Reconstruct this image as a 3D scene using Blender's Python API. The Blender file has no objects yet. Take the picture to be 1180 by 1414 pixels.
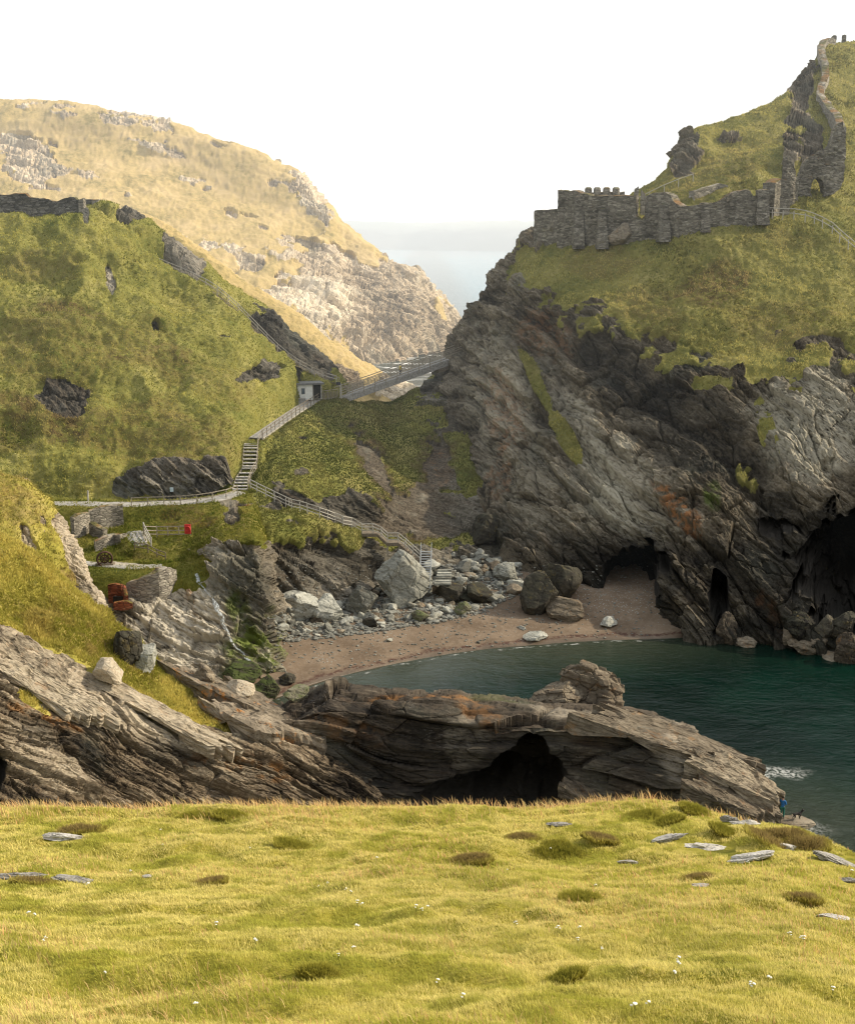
import bpy, bmesh, math, random
import numpy as np
from mathutils import Vector, Matrix

random.seed(7)
RNG = np.random.default_rng(11)
scene = bpy.context.scene
COL = scene.collection

# ---------------------------------------------------------------- camera model
F, CX, CY, CAMZ, PITCH = 1700.0, 590.0, 707.0, 43.0, math.radians(12.8)
CP, SP = math.cos(PITCH), math.sin(PITCH)
cam_data = bpy.data.cameras.new("camera")
cam = bpy.data.objects.new("camera", cam_data)
COL.objects.link(cam)
cam.location = (0, 0, CAMZ)
cam.rotation_euler = (math.radians(90) - PITCH, 0, 0)
cam_data.sensor_fit = 'HORIZONTAL'
cam_data.sensor_width = 36
cam_data.lens = 36 * F / 1180
cam_data.clip_start = 0.5
cam_data.clip_end = 40000
scene.camera = cam


def ray(px, py):
    x, y = (px - CX) / F, (CY - py) / F
    return np.array([x, CP + y * SP, -SP + y * CP])


def P(px, py, d):
    """world point seen at photo position (px, py) at ground distance d"""
    r = ray(px, py)
    return np.array([0, 0, CAMZ]) + r * (d / r[1])


def PZ(px, py, z):
    r = ray(px, py)
    return np.array([0, 0, CAMZ]) + r * ((z - CAMZ) / r[2])


def project(p):
    x, y, z = p[..., 0], p[..., 1], p[..., 2] - CAMZ
    depth = np.maximum(y * CP - z * SP, 0.01)
    up = y * SP + z * CP
    return CX + F * x / depth, CY - F * up / depth


# ---------------------------------------------------------------- numpy noise
def _h(ix, iy, iz, seed):
    h = (ix.astype(np.int64) * 374761393 + iy.astype(np.int64) * 668265263 + iz.astype(np.int64) * 1274126177 + seed * 1013904223) & 0xFFFFFFFF
    h = ((h ^ (h >> 13)) * 1274126177) & 0xFFFFFFFF
    h = ((h ^ (h >> 16)) * 2246822519) & 0xFFFFFFFF
    h = h ^ (h >> 15)
    return (h & 0xFFFFFF).astype(np.float32) / 16777215.0


def vnoise(p, seed=0):
    f = np.floor(p)
    i = f.astype(np.int64)
    t = (p - f).astype(np.float32)
    t = t * t * t * (t * (t * 6 - 15) + 10)
    x, y, z = i[:, 0], i[:, 1], i[:, 2]
    out = 0
    for dx in (0, 1):
        wx = t[:, 0] if dx else 1 - t[:, 0]
        for dy in (0, 1):
            wy = t[:, 1] if dy else 1 - t[:, 1]
            for dz in (0, 1):
                wz = t[:, 2] if dz else 1 - t[:, 2]
                out = out + wx * wy * wz * _h(x + dx, y + dy, z + dz, seed)
    return out


def fbm(p, octaves=4, seed=0, gain=0.5):
    s, a, tot = 0, 1.0, 0
    for o in range(octaves):
        s = s + a * vnoise(p * (2.03 ** o) + o * 17.3, seed + o)
        tot += a
        a *= gain
    return s / tot


def voro(p, seed=0):
    """cell value and (F2-F1) of a 3-D Voronoi"""
    f = np.floor(p)
    i = f.astype(np.int64)
    t = (p - f).astype(np.float32)
    d1 = np.full(len(p), 9.0, np.float32)
    d2 = np.full(len(p), 9.0, np.float32)
    val = np.zeros(len(p), np.float32)
    for dx in (-1, 0, 1):
        for dy in (-1, 0, 1):
            for dz in (-1, 0, 1):
                x, y, z = i[:, 0] + dx, i[:, 1] + dy, i[:, 2] + dz
                a = _h(x, y, z, seed) + dx - t[:, 0]
                b = _h(x, y, z, seed + 1) + dy - t[:, 1]
                c = _h(x, y, z, seed + 2) + dz - t[:, 2]
                d = a * a + b * b + c * c
                m = d < d1
                d2 = np.where(m, d1, np.minimum(d2, d))
                val = np.where(m, _h(x, y, z, seed + 3), val)
                d1 = np.where(m, d, d1)
    return val, np.sqrt(d2) - np.sqrt(d1)


def sstep(a, b, x):
    t = np.clip((x - a) / (b - a), 0, 1)
    return t * t * (3 - 2 * t)


def ledge(s, h, seed, sharp=0.84):
    t = s / h
    i = np.floor(t)
    f = t - i
    z = np.zeros_like(i).astype(np.int64)
    a = _h(i.astype(np.int64), z, z, seed)
    b = _h(i.astype(np.int64) + 1, z, z, seed)
    return a + (b - a) * sstep(sharp, 1.0, f)


def unit(v):
    v = np.array(v, float)
    return v / np.linalg.norm(v)


def rockdisp(p, n, scale=1.0, seed=0, big=1.0, crack=1.0, aniso=(7.0, 4.5, 2.3), fine=1.0):
    """stepped strata, long blocks and joints along the bedding (normal n); returns displacement in metres, layer value"""
    n = unit(n)
    a = unit(np.cross((0, 1, 0), n))
    b = np.cross(n, a)
    p = p / scale
    w = (fbm(p / 16.0, 2, seed + 40) - .5) * 4.5
    s = p @ n + w
    pa = p @ a + (fbm(p / 5.0, 2, seed + 41) - .5) * 3
    pb = p @ b
    B1, e1 = voro(np.stack([pa / aniso[0], pb / aniso[1], s / aniso[2]], 1), seed + 7)
    s2 = s + (B1 - .5) * .9
    B2, e2 = voro(np.stack([pa / (aniso[0] * .36), pb / (aniso[1] * .4), s2 / (aniso[2] * .36)], 1), seed + 11)
    L1 = ledge(s, 3.3, seed + 1)
    L2 = ledge(s2, 1.15, seed + 2)
    L3 = ledge(s2 + .5 * (vnoise(p / 1.6, seed + 6) - .5), .4, seed + 3, .6)
    d = big * 3.4 * (fbm(p / 12.0, 3, seed + 20) - .5)
    d = d + 1.0 * (L1 - .5) + 1.0 * (B1 - .5) + .6 * (L2 - .5) + .42 * (B2 - .5) + .26 * (L3 - .5)
    d = d - crack * (.22 * sstep(.07, 0, e1) + .08 * sstep(.06, 0, e2))
    B3, e3 = voro(np.stack([pa / (aniso[0] * .13), pb / (aniso[1] * .15), s2 / (aniso[2] * .15)], 1), seed + 15)
    L4 = ledge(s2 + .3 * (vnoise(p / .7, seed + 8) - .5), .17, seed + 4, .5)
    rg_ = 1 - np.abs(2 * fbm(p / 2.1 + np.outer(s, n) * .5, 4, seed + 30, .6) - 1)
    d = d + fine * (.30 * (B3 - .5) + .14 * (L4 - .5) + .75 * (rg_ - .8) + .3 * (fbm(p / .7, 3, seed + 31, .6) - .5))
    lay = np.clip(.28 * L2 + .2 * B2 + .2 * L3 + .14 * B1 + .18 * B3, 0, 1)
    return d * scale, lay


# ---------------------------------------------------------------- lofted landforms
def pchip(Y, t):
    """monotone cubic interpolation of Y[k, ...] at fractional indices t"""
    K = Y.shape[0]
    dl = Y[1:] - Y[:-1]
    m = np.zeros_like(Y)
    a, b = dl[:-1], dl[1:]
    with np.errstate(divide='ignore', invalid='ignore'):
        hm = np.where(a * b > 0, 2 * a * b / (a + b), 0)
    m[1:-1] = hm
    m[0], m[-1] = dl[0], dl[-1]
    i = np.clip(np.floor(t).astype(int), 0, K - 2)
    f = (t - i).reshape((-1,) + (1,) * (Y.ndim - 1))
    h00 = 2 * f**3 - 3 * f**2 + 1
    h10 = f**3 - 2 * f**2 + f
    h01 = -2 * f**3 + 3 * f**2
    h11 = f**3 - f**2
    return h00 * Y[i] + h10 * m[i] + h01 * Y[i + 1] + h11 * m[i + 1]


def samples(counts):
    t = []
    for k, c in enumerate(counts):
        t += [k + j / c for j in range(c)]
    t.append(len(counts))
    return np.array(t, float)


def grid_normals(G):
    du = np.gradient(G, axis=0)
    dv = np.gradient(G, axis=1)
    n = np.cross(du, dv)
    n /= np.maximum(np.linalg.norm(n, axis=2, keepdims=True), 1e-9)
    return n


def grid_mesh(name, G, smooth=None, mat=None, attrs=None, flip=False):
    nu, nv = G.shape[:2]
    idx = np.arange(nu * nv).reshape(nu, nv)
    q = np.stack([idx[:-1, :-1], idx[1:, :-1], idx[1:, 1:], idx[:-1, 1:]], -1).reshape(-1, 4)
    if flip:
        q = q[:, ::-1]
    me = bpy.data.meshes.new(name)
    me.vertices.add(nu * nv)
    me.vertices.foreach_set('co', np.ascontiguousarray(G, np.float32).ravel())
    nf = len(q)
    me.loops.add(nf * 4)
    me.loops.foreach_set('vertex_index', q.astype(np.int32).ravel())
    me.polygons.add(nf)
    me.polygons.foreach_set('loop_start', np.arange(0, nf * 4, 4, dtype=np.int32))
    me.polygons.foreach_set('loop_total', np.full(nf, 4, np.int32))
    if smooth is None:
        sm = np.ones(nf, bool)
    else:
        s = smooth.reshape(nu, nv)
        sm = (s[:-1, :-1] > .5).ravel()
    me.polygons.foreach_set('use_smooth', sm)
    me.update()
    me.validate()
    for k, v in (attrs or {}).items():
        a = me.attributes.new(k, 'FLOAT_COLOR', 'POINT')
        a.data.foreach_set('color', np.ascontiguousarray(v, np.float32).ravel())
    if mat:
        me.materials.append(mat)
    return me


def tag(o, label, cat=None, group=None, kind=None):
    o['label'] = label
    if cat:
        o['category'] = cat
    if group:
        o['group'] = group
    if kind:
        o['kind'] = kind
    return o


def link(name, me, parent=None):
    o = bpy.data.objects.new(name, me)
    COL.objects.link(o)
    if parent:
        o.parent = parent
    return o


TERRAIN = {}
FLAT = []      # trodden lines: (points, inner radius, outer radius) where the ground is worn level


def flatten(p2):
    for pts, r0, r1 in FLAT:
        pts = np.array(pts, float)
        lo, hi = pts[:, :2].min(0) - r1, pts[:, :2].max(0) + r1
        m = np.where((p2[:, 0] > lo[0]) & (p2[:, 0] < hi[0]) & (p2[:, 1] > lo[1]) & (p2[:, 1] < hi[1]))[0]
        if not len(m):
            continue
        q = p2[m]
        bd = np.full(len(m), 1e9)
        bz = np.zeros(len(m))
        for a, b in zip(pts[:-1], pts[1:]):
            ab = b[:2] - a[:2]
            t = np.clip(((q[:, :2] - a[:2]) @ ab) / max(ab @ ab, 1e-6), 0, 1)
            d = np.linalg.norm(q[:, :2] - a[:2] - t[:, None] * ab, axis=1)
            k = d < bd
            bd = np.where(k, d, bd)
            bz = np.where(k, a[2] + t * (b[2] - a[2]), bz)
        w = sstep(r1, r0, bd) * sstep(5.0, 3.0, np.abs(q[:, 2] - bz))
        q[:, 2] = q[:, 2] * (1 - w) + (bz - .06) * w
        p2[m] = q
    return p2


def landform(name, label, cols, mat, rows_g, counts_u=None, counts_v=None, res=1.05, strata=(1, 0, 1), rscale=1.0,
             ramp=1.0, seed=0, gscale=1.0, patches=(), caves=(), gnoise=.45, big=1.0, gbump=1.0, lump=0.0, zpull=0.0, crack=1.0, aniso=(7.0, 4.5, 2.3), fine=1.0):
    """cols[c][r] = (px, py, d[, grass]) control points; lofted, displaced and painted with masks.
    patches: (channel, px, py, rx, ry, rot, amount) ellipses; caves: (px, py, rx, ry, depth)"""
    nc, nr = len(cols), len(cols[0])
    W = np.zeros((nc, nr, 4))
    pix = np.zeros((nc, nr, 2))
    for c, col in enumerate(cols):
        for r, q in enumerate(col):
            W[c, r, :3] = P(*q[:3]) if not isinstance(q[0], str) else np.array(q[1:4])
            W[c, r, 3] = q[3] if len(q) > 3 and not isinstance(q[0], str) else rows_g[r]
            pix[c, r] = project(W[c, r, :3])
    # carry the foot down below sea level so that nothing hovers when seen from the side
    sk = W[:, :1].copy()
    sk[..., 1] -= 1.5
    sk[..., 2] = np.minimum(sk[..., 2] - 6, -5)
    W = np.concatenate([sk, W], 1)
    pix = np.concatenate([pix[:, :1] + np.array([0, 14.0]), pix], 1)
    nr += 1
    if counts_v is not None:
        counts_v = [8] + list(counts_v)
    pixc = np.clip(pix, [-250, -100], [1430, 1600])
    if counts_u is None:
        counts_u = [max(6, int(res * .724 * np.mean(np.linalg.norm(pixc[c + 1] - pixc[c], axis=1)))) for c in range(nc - 1)]
    if counts_v is None:
        counts_v = [max(8, int(res * .724 * np.mean(np.linalg.norm(pixc[:, r + 1] - pixc[:, r], axis=1)))) for r in range(nr - 1)]
    tu, tv = samples(counts_u), samples(counts_v)
    A = pchip(W, tu)
    A = pchip(A.transpose(1, 0, 2), tv).transpose(1, 0, 2)
    G = A[..., :3].copy()
    g0 = A[..., 3]
    N = grid_normals(G)
    if np.mean(N[..., 2]) < 0:
        N = -N
    nu, nv = G.shape[:2]
    p = G.reshape(-1, 3)
    nn = N.reshape(-1, 3)
    px, py = project(p)
    chans = {k: np.zeros(len(p)) for k in ('grass', 'brown', 'dark', 'pale', 'moss', 'rust', 'cave')}
    edge = (fbm(p / (3.0 * gscale), 4, seed + 70) - .5)
    for (ch, x, y, rx, ry, rot, amt) in patches:
        a = math.radians(rot)
        dx, dy = px - x, py - y
        ex = (dx * math.cos(a) + dy * math.sin(a)) / rx
        ey = (-dx * math.sin(a) + dy * math.cos(a)) / ry
        e = np.sqrt(ex * ex + ey * ey) + edge * 1.1
        chans[ch] += amt * sstep(1.2, .7, e)
    g = g0.ravel() + chans['grass'] + gnoise * 2 * edge
    GR = sstep(.42, .58, g)
    rock = 1 - GR
    d, lay = rockdisp(p, strata, rscale, seed, big, crack, aniso, fine)
    gd = .5 * gscale * (fbm(p / (4 * gscale), 3, seed + 80) - .5) * 2 + gbump * (.55 * (fbm(p / (1.1 * gscale), 2, seed + 81) - .5) + .25 * (vnoise(p / (.4 * gscale), seed + 82) - .5)) * gscale
    # keep the silhouette smoother towards the buried margins
    gd = gd + lump * ((1 - np.abs(2 * fbm(p / (9 * gscale), 3, seed + 85) - 1)) - .7) * 2
    if lump:
        gd = gd + .45 * gscale * (ledge(p[:, 2] + 1.6 * (fbm(p / (5 * gscale), 3, seed + 86) - .5), 1.5 * gscale, seed + 87, .55) - .5)
    D = rock * d * ramp * (1 - .6 * np.clip(chans['brown'], 0, 1)) + GR * gd
    p2 = p + nn * D[:, None]
    if zpull:
        p2[:, 2] -= zpull * sstep(16, 0, p2[:, 2])
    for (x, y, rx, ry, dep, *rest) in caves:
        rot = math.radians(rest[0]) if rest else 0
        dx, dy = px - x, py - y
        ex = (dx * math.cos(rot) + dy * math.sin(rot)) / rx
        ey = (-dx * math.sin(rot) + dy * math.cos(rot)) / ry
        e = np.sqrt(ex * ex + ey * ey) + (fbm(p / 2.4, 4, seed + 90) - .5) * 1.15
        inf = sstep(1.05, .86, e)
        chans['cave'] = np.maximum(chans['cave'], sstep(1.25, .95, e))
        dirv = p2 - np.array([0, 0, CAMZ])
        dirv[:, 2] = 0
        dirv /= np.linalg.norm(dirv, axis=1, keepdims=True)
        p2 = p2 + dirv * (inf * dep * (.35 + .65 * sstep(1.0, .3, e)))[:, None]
    p2 = flatten(p2)
    one = np.ones(len(p))
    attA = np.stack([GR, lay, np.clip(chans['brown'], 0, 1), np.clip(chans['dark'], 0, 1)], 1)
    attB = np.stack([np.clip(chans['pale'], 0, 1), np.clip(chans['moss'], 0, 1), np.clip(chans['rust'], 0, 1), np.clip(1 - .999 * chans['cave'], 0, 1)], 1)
    G2 = p2.reshape(nu, nv, 3)
    me = grid_mesh(name, G2, smooth=GR, mat=mat, attrs={'A': attA, 'B': attB})
    o = link(name, me)
    tag(o, label, kind='structure')
    N2 = grid_normals(G2)
    if np.mean(N2[..., 2]) < 0:
        N2 = -N2
    TERRAIN[name] = dict(G=G2, N=N2, grass=(GR * (1 - np.clip(chans['cave'] * 3, 0, 1))).reshape(nu, nv), brown=chans['brown'].reshape(nu, nv), obj=o)
    return o


# ---------------------------------------------------------------- node helper
class G_:
    def __init__(s, name):
        s.m = bpy.data.materials.new(name)
        s.m.use_nodes = True
        s.t = s.m.node_tree
        s.t.nodes.clear()

    def n(s, typ, ins=None, **props):
        nd = s.t.nodes.new(typ)
        for k, v in props.items():
            setattr(nd, k, v)
        for k, v in (ins or {}).items():
            sock = nd.inputs[k]
            if isinstance(v, bpy.types.NodeSocket):
                s.t.links.new(v, sock)
            else:
                if isinstance(v, (tuple, list)) and len(v) == 3 and sock.type == 'RGBA':
                    v = (*v, 1)
                sock.default_value = v
        return nd

    def pos(s):
        return s.n('ShaderNodeNewGeometry').outputs['Position']

    def math(s, op, a, b=0.0, c=0.0, clamp=False):
        return s.n('ShaderNodeMath', {0: a, 1: b, 2: c}, operation=op, use_clamp=clamp).outputs[0]

    def vmath(s, op, a, b=(0, 0, 0)):
        return s.n('ShaderNodeVectorMath', {0: a, 1: b}, operation=op)

    def mix(s, f, a, b, mode='MIX'):
        return s.n('ShaderNodeMix', {0: f, 6: a, 7: b}, data_type='RGBA', blend_type=mode).outputs[2]

    def noise(s, vec, scale, detail=4.0, rough=.55, dist=0.0):
        return s.n('ShaderNodeTexNoise', {'Vector': vec, 'Scale': scale, 'Detail': detail, 'Roughness': rough, 'Distortion': dist}).outputs[0]

    def sm(s, x, lo, hi, a=0.0, b=1.0):
        return s.n('ShaderNodeMapRange', {0: x, 1: lo, 2: hi, 3: a, 4: b}, interpolation_type='SMOOTHSTEP').outputs[0]

    def sep(s, attr):
        at = s.n('ShaderNodeAttribute', attribute_name=attr)
        sp = s.n('ShaderNodeSeparateColor', {0: at.outputs['Color']})
        return sp.outputs[0], sp.outputs[1], sp.outputs[2], at.outputs['Alpha']

    def bump(s, h, strength, dist=.1, normal=None):
        ins = {'Height': h, 'Strength': strength, 'Distance': dist}
        if normal is not None:
            ins['Normal'] = normal
        return s.n('ShaderNodeBump', ins).outputs[0]

    def bsdf(s, col, rough=.9, spec=.2, normal=None, **extra):
        ins = {'Base Color': col, 'Roughness': rough, 'Specular IOR Level': spec}
        if normal is not None:
            ins['Normal'] = normal
        ins.update(extra)
        return s.n('ShaderNodeBsdfPrincipled', ins).outputs[0]

    def out(s, shader, vol=None):
        o = s.n('ShaderNodeOutputMaterial', {'Surface': shader} if shader is not None else {})
        if vol is not None:
            s.t.links.new(vol, o.inputs['Volume'])
        return s.m

    def band(s, pos, n, k):
        n = unit(n)
        d = s.vmath('DOT_PRODUCT', pos, tuple(n)).outputs['Value']
        sc = s.n('ShaderNodeVectorMath', {0: tuple(n), 'Scale': s.math('MULTIPLY', d, k - 1)}, operation='SCALE').outputs[0]
        return s.vmath('ADD', pos, sc).outputs[0]


def terrain_mat(name, rock=((.035, .033, .028), (.12, .11, .09), (.25, .23, .19)), pale=(.42, .38, .31), strata=(1, 0, 1), rs=1.0,
                grass=((.06, .075, .015), (.11, .12, .022), (.19, .17, .045)), brown=(.11, .075, .03), rust=(.38, .16, .03),
                moss=(.07, .11, .012), gs=1.0, vein=.35, wet_z=None, bumpk=1.0, ored=.5, lam=.7, speck=.75):
    g = G_(name)
    pos = g.pos()
    gr, lay, br, dk = g.sep('A')
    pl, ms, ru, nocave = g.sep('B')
    bp = g.band(pos, strata, 5.0)
    n1 = g.noise(bp, .22 / rs, 6, .62, .3)
    n2 = g.noise(bp, 1.1 / rs, 5, .65)
    n3 = g.noise(pos, .07 / rs, 4, .55)
    n4 = g.noise(pos, 2.6 / rs, 4, .7)
    v = g.math('ADD', g.math('MULTIPLY', n1, .55), g.math('MULTIPLY', lay, .42))
    v = g.math('ADD', v, g.math('MULTIPLY', g.math('SUBTRACT', n2, .5), .55))
    n5 = g.noise(g.band(pos, strata, 14.0), .75 / rs, 4, .65)
    v = g.math('ADD', v, g.math('MULTIPLY', g.math('SUBTRACT', n3, .5), 1.1))
    v = g.math('ADD', v, g.math('MULTIPLY', g.math('SUBTRACT', n4, .5), speck))
    v = g.math('ADD', v, g.math('MULTIPLY', g.math('SUBTRACT', n5, .5), lam))
    c = g.mix(g.sm(v, .22, .5), rock[0], rock[1])
    c = g.mix(g.sm(v, .48, .8), c, rock[2])
    # warm iron staining and greenish slate tints
    st = g.sm(g.noise(bp, .16 / rs, 4, .6, .5), .55, .75)
    c = g.mix(g.math('MULTIPLY', st, .45 * ored), c, (.17, .095, .05))
    gn = g.sm(g.noise(pos, .12 / rs, 3, .5), .52, .72)
    c = g.mix(g.math('MULTIPLY', gn, .35), c, (.15, .165, .13))
    pf = g.math('MULTIPLY', pl, g.sm(g.math('ADD', n2, g.math('MULTIPLY', lay, .25)), .42, .68))
    c = g.mix(pf, c, pale)
    # thin quartz veins
    vn = g.math('ABSOLUTE', g.math('SUBTRACT', g.noise(bp, .6 / rs, 3, .5, 1.0), .5))
    vf = g.math('MULTIPLY', g.sm(vn, .012, .0), g.sm(g.noise(pos, .25 / rs, 2), .5, .68))
    c = g.mix(g.math('MULTIPLY', vf, vein), c, (.5, .47, .42))
    mf = g.math('MULTIPLY', ms, g.sm(g.math('ADD', g.noise(pos, .35, 5, .65), g.math('MULTIPLY', lay, .15)), .45, .62, 0, .85))
    c = g.mix(mf, c, moss)
    rf = g.math('MULTIPLY', ru, g.sm(g.noise(pos, .9, 4, .65), .42, .6))
    c = g.mix(rf, c, rust)
    sf = g.math('MULTIPLY', br, g.sm(g.noise(pos, .5, 4, .6), .3, .5))
    c = g.mix(g.math('MULTIPLY', sf, .85), c, g.mix(g.sm(n4, .35, .7), (.045, .035, .023), (.155, .125, .09)))
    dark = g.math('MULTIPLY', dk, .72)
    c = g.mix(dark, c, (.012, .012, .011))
    c = g.mix(nocave, g.mix(n2, (.012, .011, .009), (.045, .04, .033)), c)  # dark wet cave rock, with the cave's shade painted into its colour
    rough = .85
    if wet_z is not None:
        z = g.n('ShaderNodeSeparateXYZ', {0: pos}).outputs[2]
        zz = g.math('ADD', z, g.math('MULTIPLY', g.math('SUBTRACT', n3, .5), 3.0))
        wf = g.sm(zz, wet_z + 1.2, wet_z - .6)
        c = g.mix(g.math('MULTIPLY', wf, .7), c, (.02, .02, .017))
    # turf
    a1 = g.noise(pos, .11 / gs, 4, .6)
    a2 = g.noise(pos, .8 / gs, 5, .65)
    a3 = g.noise(pos, 3.5 / gs, 4, .75)
    gv = g.math('ADD', g.math('MULTIPLY', a1, .75), g.math('MULTIPLY', a2, .5))
    gv = g.math('ADD', gv, g.math('MULTIPLY', g.math('SUBTRACT', a3, .5), .35))
    gc = g.mix(g.sm(gv, .42, .62), grass[0], grass[1])
    gc = g.mix(g.sm(gv, .6, .82), gc, grass[2])
    gc = g.mix(g.math('MULTIPLY', br, g.sm(g.math('ADD', a2, g.math('MULTIPLY', a3, .4)), .5, .8)), gc, brown)
    gc = g.mix(g.sm(a3, .4, .25, 0, .35), gc, (.04, .042, .015))
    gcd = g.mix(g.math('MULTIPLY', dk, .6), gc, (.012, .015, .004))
    edge = g.math('ADD', gr, g.math('MULTIPLY', g.math('SUBTRACT', g.noise(pos, 1.3 / gs, 5, .7), .5), .9))
    gf = g.sm(edge, .42, .58)
    col = g.mix(gf, c, gcd)
    h = g.math('ADD', g.math('MULTIPLY', n4, .6), g.noise(bp, 3.0 / rs, 5, .7))
    gh = g.math('ADD', g.math('MULTIPLY', a3, 1.0), g.noise(pos, 9 / gs, 3, .7))
    hh = g.n('ShaderNodeMix', {0: gf, 2: h, 3: gh}, data_type='FLOAT').outputs[0]
    nrm = g.bump(hh, .55 * bumpk, .28 * rs)
    return g.out(g.bsdf(col, rough, .15, nrm))

HAZE = 0.0004
# ---------------------------------------------------------------- world, sun, haze
SUN_AZ, SUN_EL = math.radians(78), math.radians(33)
world = bpy.data.worlds.new("World")
scene.world = world
world.use_nodes = True
wn = world.node_tree
wn.nodes.clear()
sky = wn.nodes.new('ShaderNodeTexSky')
sky.sky_type = 'NISHITA'
sky.sun_disc = False
sky.sun_elevation = SUN_EL
sky.sun_rotation = SUN_AZ
sky.air_density = 1.0
sky.dust_density = 5.0
sky.ozone_density = 1.0
bg = wn.nodes.new('ShaderNodeBackground')
bg.inputs['Strength'].default_value = 0.15
wo = wn.nodes.new('ShaderNodeOutputWorld')
# bright summer haze: the sky whitens towards the horizon
wg = wn.nodes.new('ShaderNodeTexCoord')
wx_ = wn.nodes.new('ShaderNodeSeparateXYZ')
wn.links.new(wg.outputs['Generated'], wx_.inputs[0])
wr = wn.nodes.new('ShaderNodeMapRange')
wr.interpolation_type = 'SMOOTHSTEP'
wr.inputs[1].default_value = .05
wr.inputs[2].default_value = .9
wr.inputs[3].default_value = .94
wr.inputs[4].default_value = .55
wn.links.new(wx_.outputs[2], wr.inputs[0])
wm = wn.nodes.new('ShaderNodeMix')
wm.data_type = 'RGBA'
wn.links.new(wr.outputs[0], wm.inputs[0])
wn.links.new(sky.outputs[0], wm.inputs[6])
wcl = wn.nodes.new('ShaderNodeTexNoise')
wcl.inputs['Scale'].default_value = 2.6
wcl.inputs['Detail'].default_value = 6
wmp = wn.nodes.new('ShaderNodeMapping')
wmp.inputs['Scale'].default_value = (1, 1, 4)
wn.links.new(wg.outputs['Generated'], wmp.inputs[0])
wn.links.new(wmp.outputs[0], wcl.inputs['Vector'])
wcr = wn.nodes.new('ShaderNodeValToRGB')
wcr.color_ramp.elements[0].position = .35
wcr.color_ramp.elements[0].color = (.925, .965, .985, 1)
wcr.color_ramp.elements[1].position = .62
wcr.color_ramp.elements[1].color = (1, .995, .97, 1)
wn.links.new(wcl.outputs[0], wcr.inputs[0])
wvm = wn.nodes.new('ShaderNodeVectorMath')
wvm.operation = 'SCALE'
wvm.inputs['Scale'].default_value = 6.9
wn.links.new(wcr.outputs[0], wvm.inputs[0])
wn.links.new(wvm.outputs[0], wm.inputs[7])
wn.links.new(wm.outputs[2], bg.inputs[0])
wn.links.new(bg.outputs[0], wo.inputs[0])
sl = bpy.data.lights.new("sun", 'SUN')
sl.energy = 5.0
sl.angle = math.radians(0.6)
sl.color = (1.0, .87, .66)
so = bpy.data.objects.new("sun", sl)
COL.objects.link(so)
sdir = Vector((math.sin(SUN_AZ) * math.cos(SUN_EL), math.cos(SUN_AZ) * math.cos(SUN_EL), math.sin(SUN_EL)))
so.rotation_euler = sdir.to_track_quat('Z', 'Y').to_euler()
so.location = (300, 200, 300)
scene.view_settings.view_transform = 'Standard'
scene.view_settings.look = 'None'
scene.view_settings.exposure = 0
scene.view_settings.gamma = 1
cy = scene.cycles
cy.use_denoising = True
cy.filter_width = 1.15
cy.max_bounces = 4
cy.diffuse_bounces = 2
cy.glossy_bounces = 2
cy.transmission_bounces = 2
cy.volume_bounces = 0
cy.caustics_reflective = False
cy.caustics_refractive = False
cy.sample_clamp_indirect = 6

# ---------------------------------------------------------------- landform materials
M_head = terrain_mat('headland_ground', lam=.45, speck=.65, strata=(1, .25, .62), wet_z=2.6, rock=((.026, .02, .0135), (.118, .097, .066), (.29, .25, .185)), pale=(.40, .37, .285),
                     grass=((.12, .13, .035), (.23, .215, .06), (.34, .295, .105)), rust=(.36, .17, .07))
M_left = terrain_mat('left_hill_ground', strata=(.7, .2, .9), grass=((.13, .15, .032), (.25, .24, .062), (.37, .33, .11)))
M_cove = terrain_mat('cove_ground', strata=(.3, .2, 1), wet_z=None, rock=((.03, .025, .019), (.095, .083, .062), (.23, .208, .165)),
                     grass=((.11, .13, .03), (.22, .215, .055), (.33, .29, .1)), brown=(.10, .075, .045))
M_terr = terrain_mat('terrace_ground', moss=(.11, .15, .015), strata=(.55, .4, .72), rock=((.05, .042, .03), (.20, .172, .128), (.38, .335, .26)), pale=(.56, .51, .41),
                     grass=((.07, .085, .014), (.15, .15, .025), (.26, .22, .06)), ored=.8)
M_near = terrain_mat('near_slope_ground', strata=(.42, .25, .88), rock=((.022, .016, .011), (.17, .13, .085), (.42, .35, .25)), pale=(.56, .48, .36),
                     grass=((.2, .19, .035), (.40, .35, .07), (.52, .43, .14)), brown=(.22, .15, .06), ored=.9, gs=.7, rs=.7, bumpk=1.2)
M_prom = terrain_mat('promontory_ground', lam=.3, speck=.5, bumpk=.7, strata=(.12, .2, .97), rock=((.022, .018, .014), (.075, .06, .044), (.19, .158, .118)), pale=(.40, .35, .27),
                     wet_z=None, ored=.5, rs=.8, rust=(.34, .16, .05))
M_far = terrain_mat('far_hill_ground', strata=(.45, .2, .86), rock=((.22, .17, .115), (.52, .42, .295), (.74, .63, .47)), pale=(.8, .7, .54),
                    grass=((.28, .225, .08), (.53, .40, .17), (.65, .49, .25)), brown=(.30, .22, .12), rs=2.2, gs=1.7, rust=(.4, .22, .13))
M_fore = terrain_mat('meadow_ground', strata=(.3, .2, .9), rock=((.2, .19, .17), (.4, .38, .34), (.6, .58, .54)),
                     grass=((.15, .16, .018), (.30, .27, .035), (.42, .35, .08)), brown=(.13, .085, .04), gs=.22, rs=.4)

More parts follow.
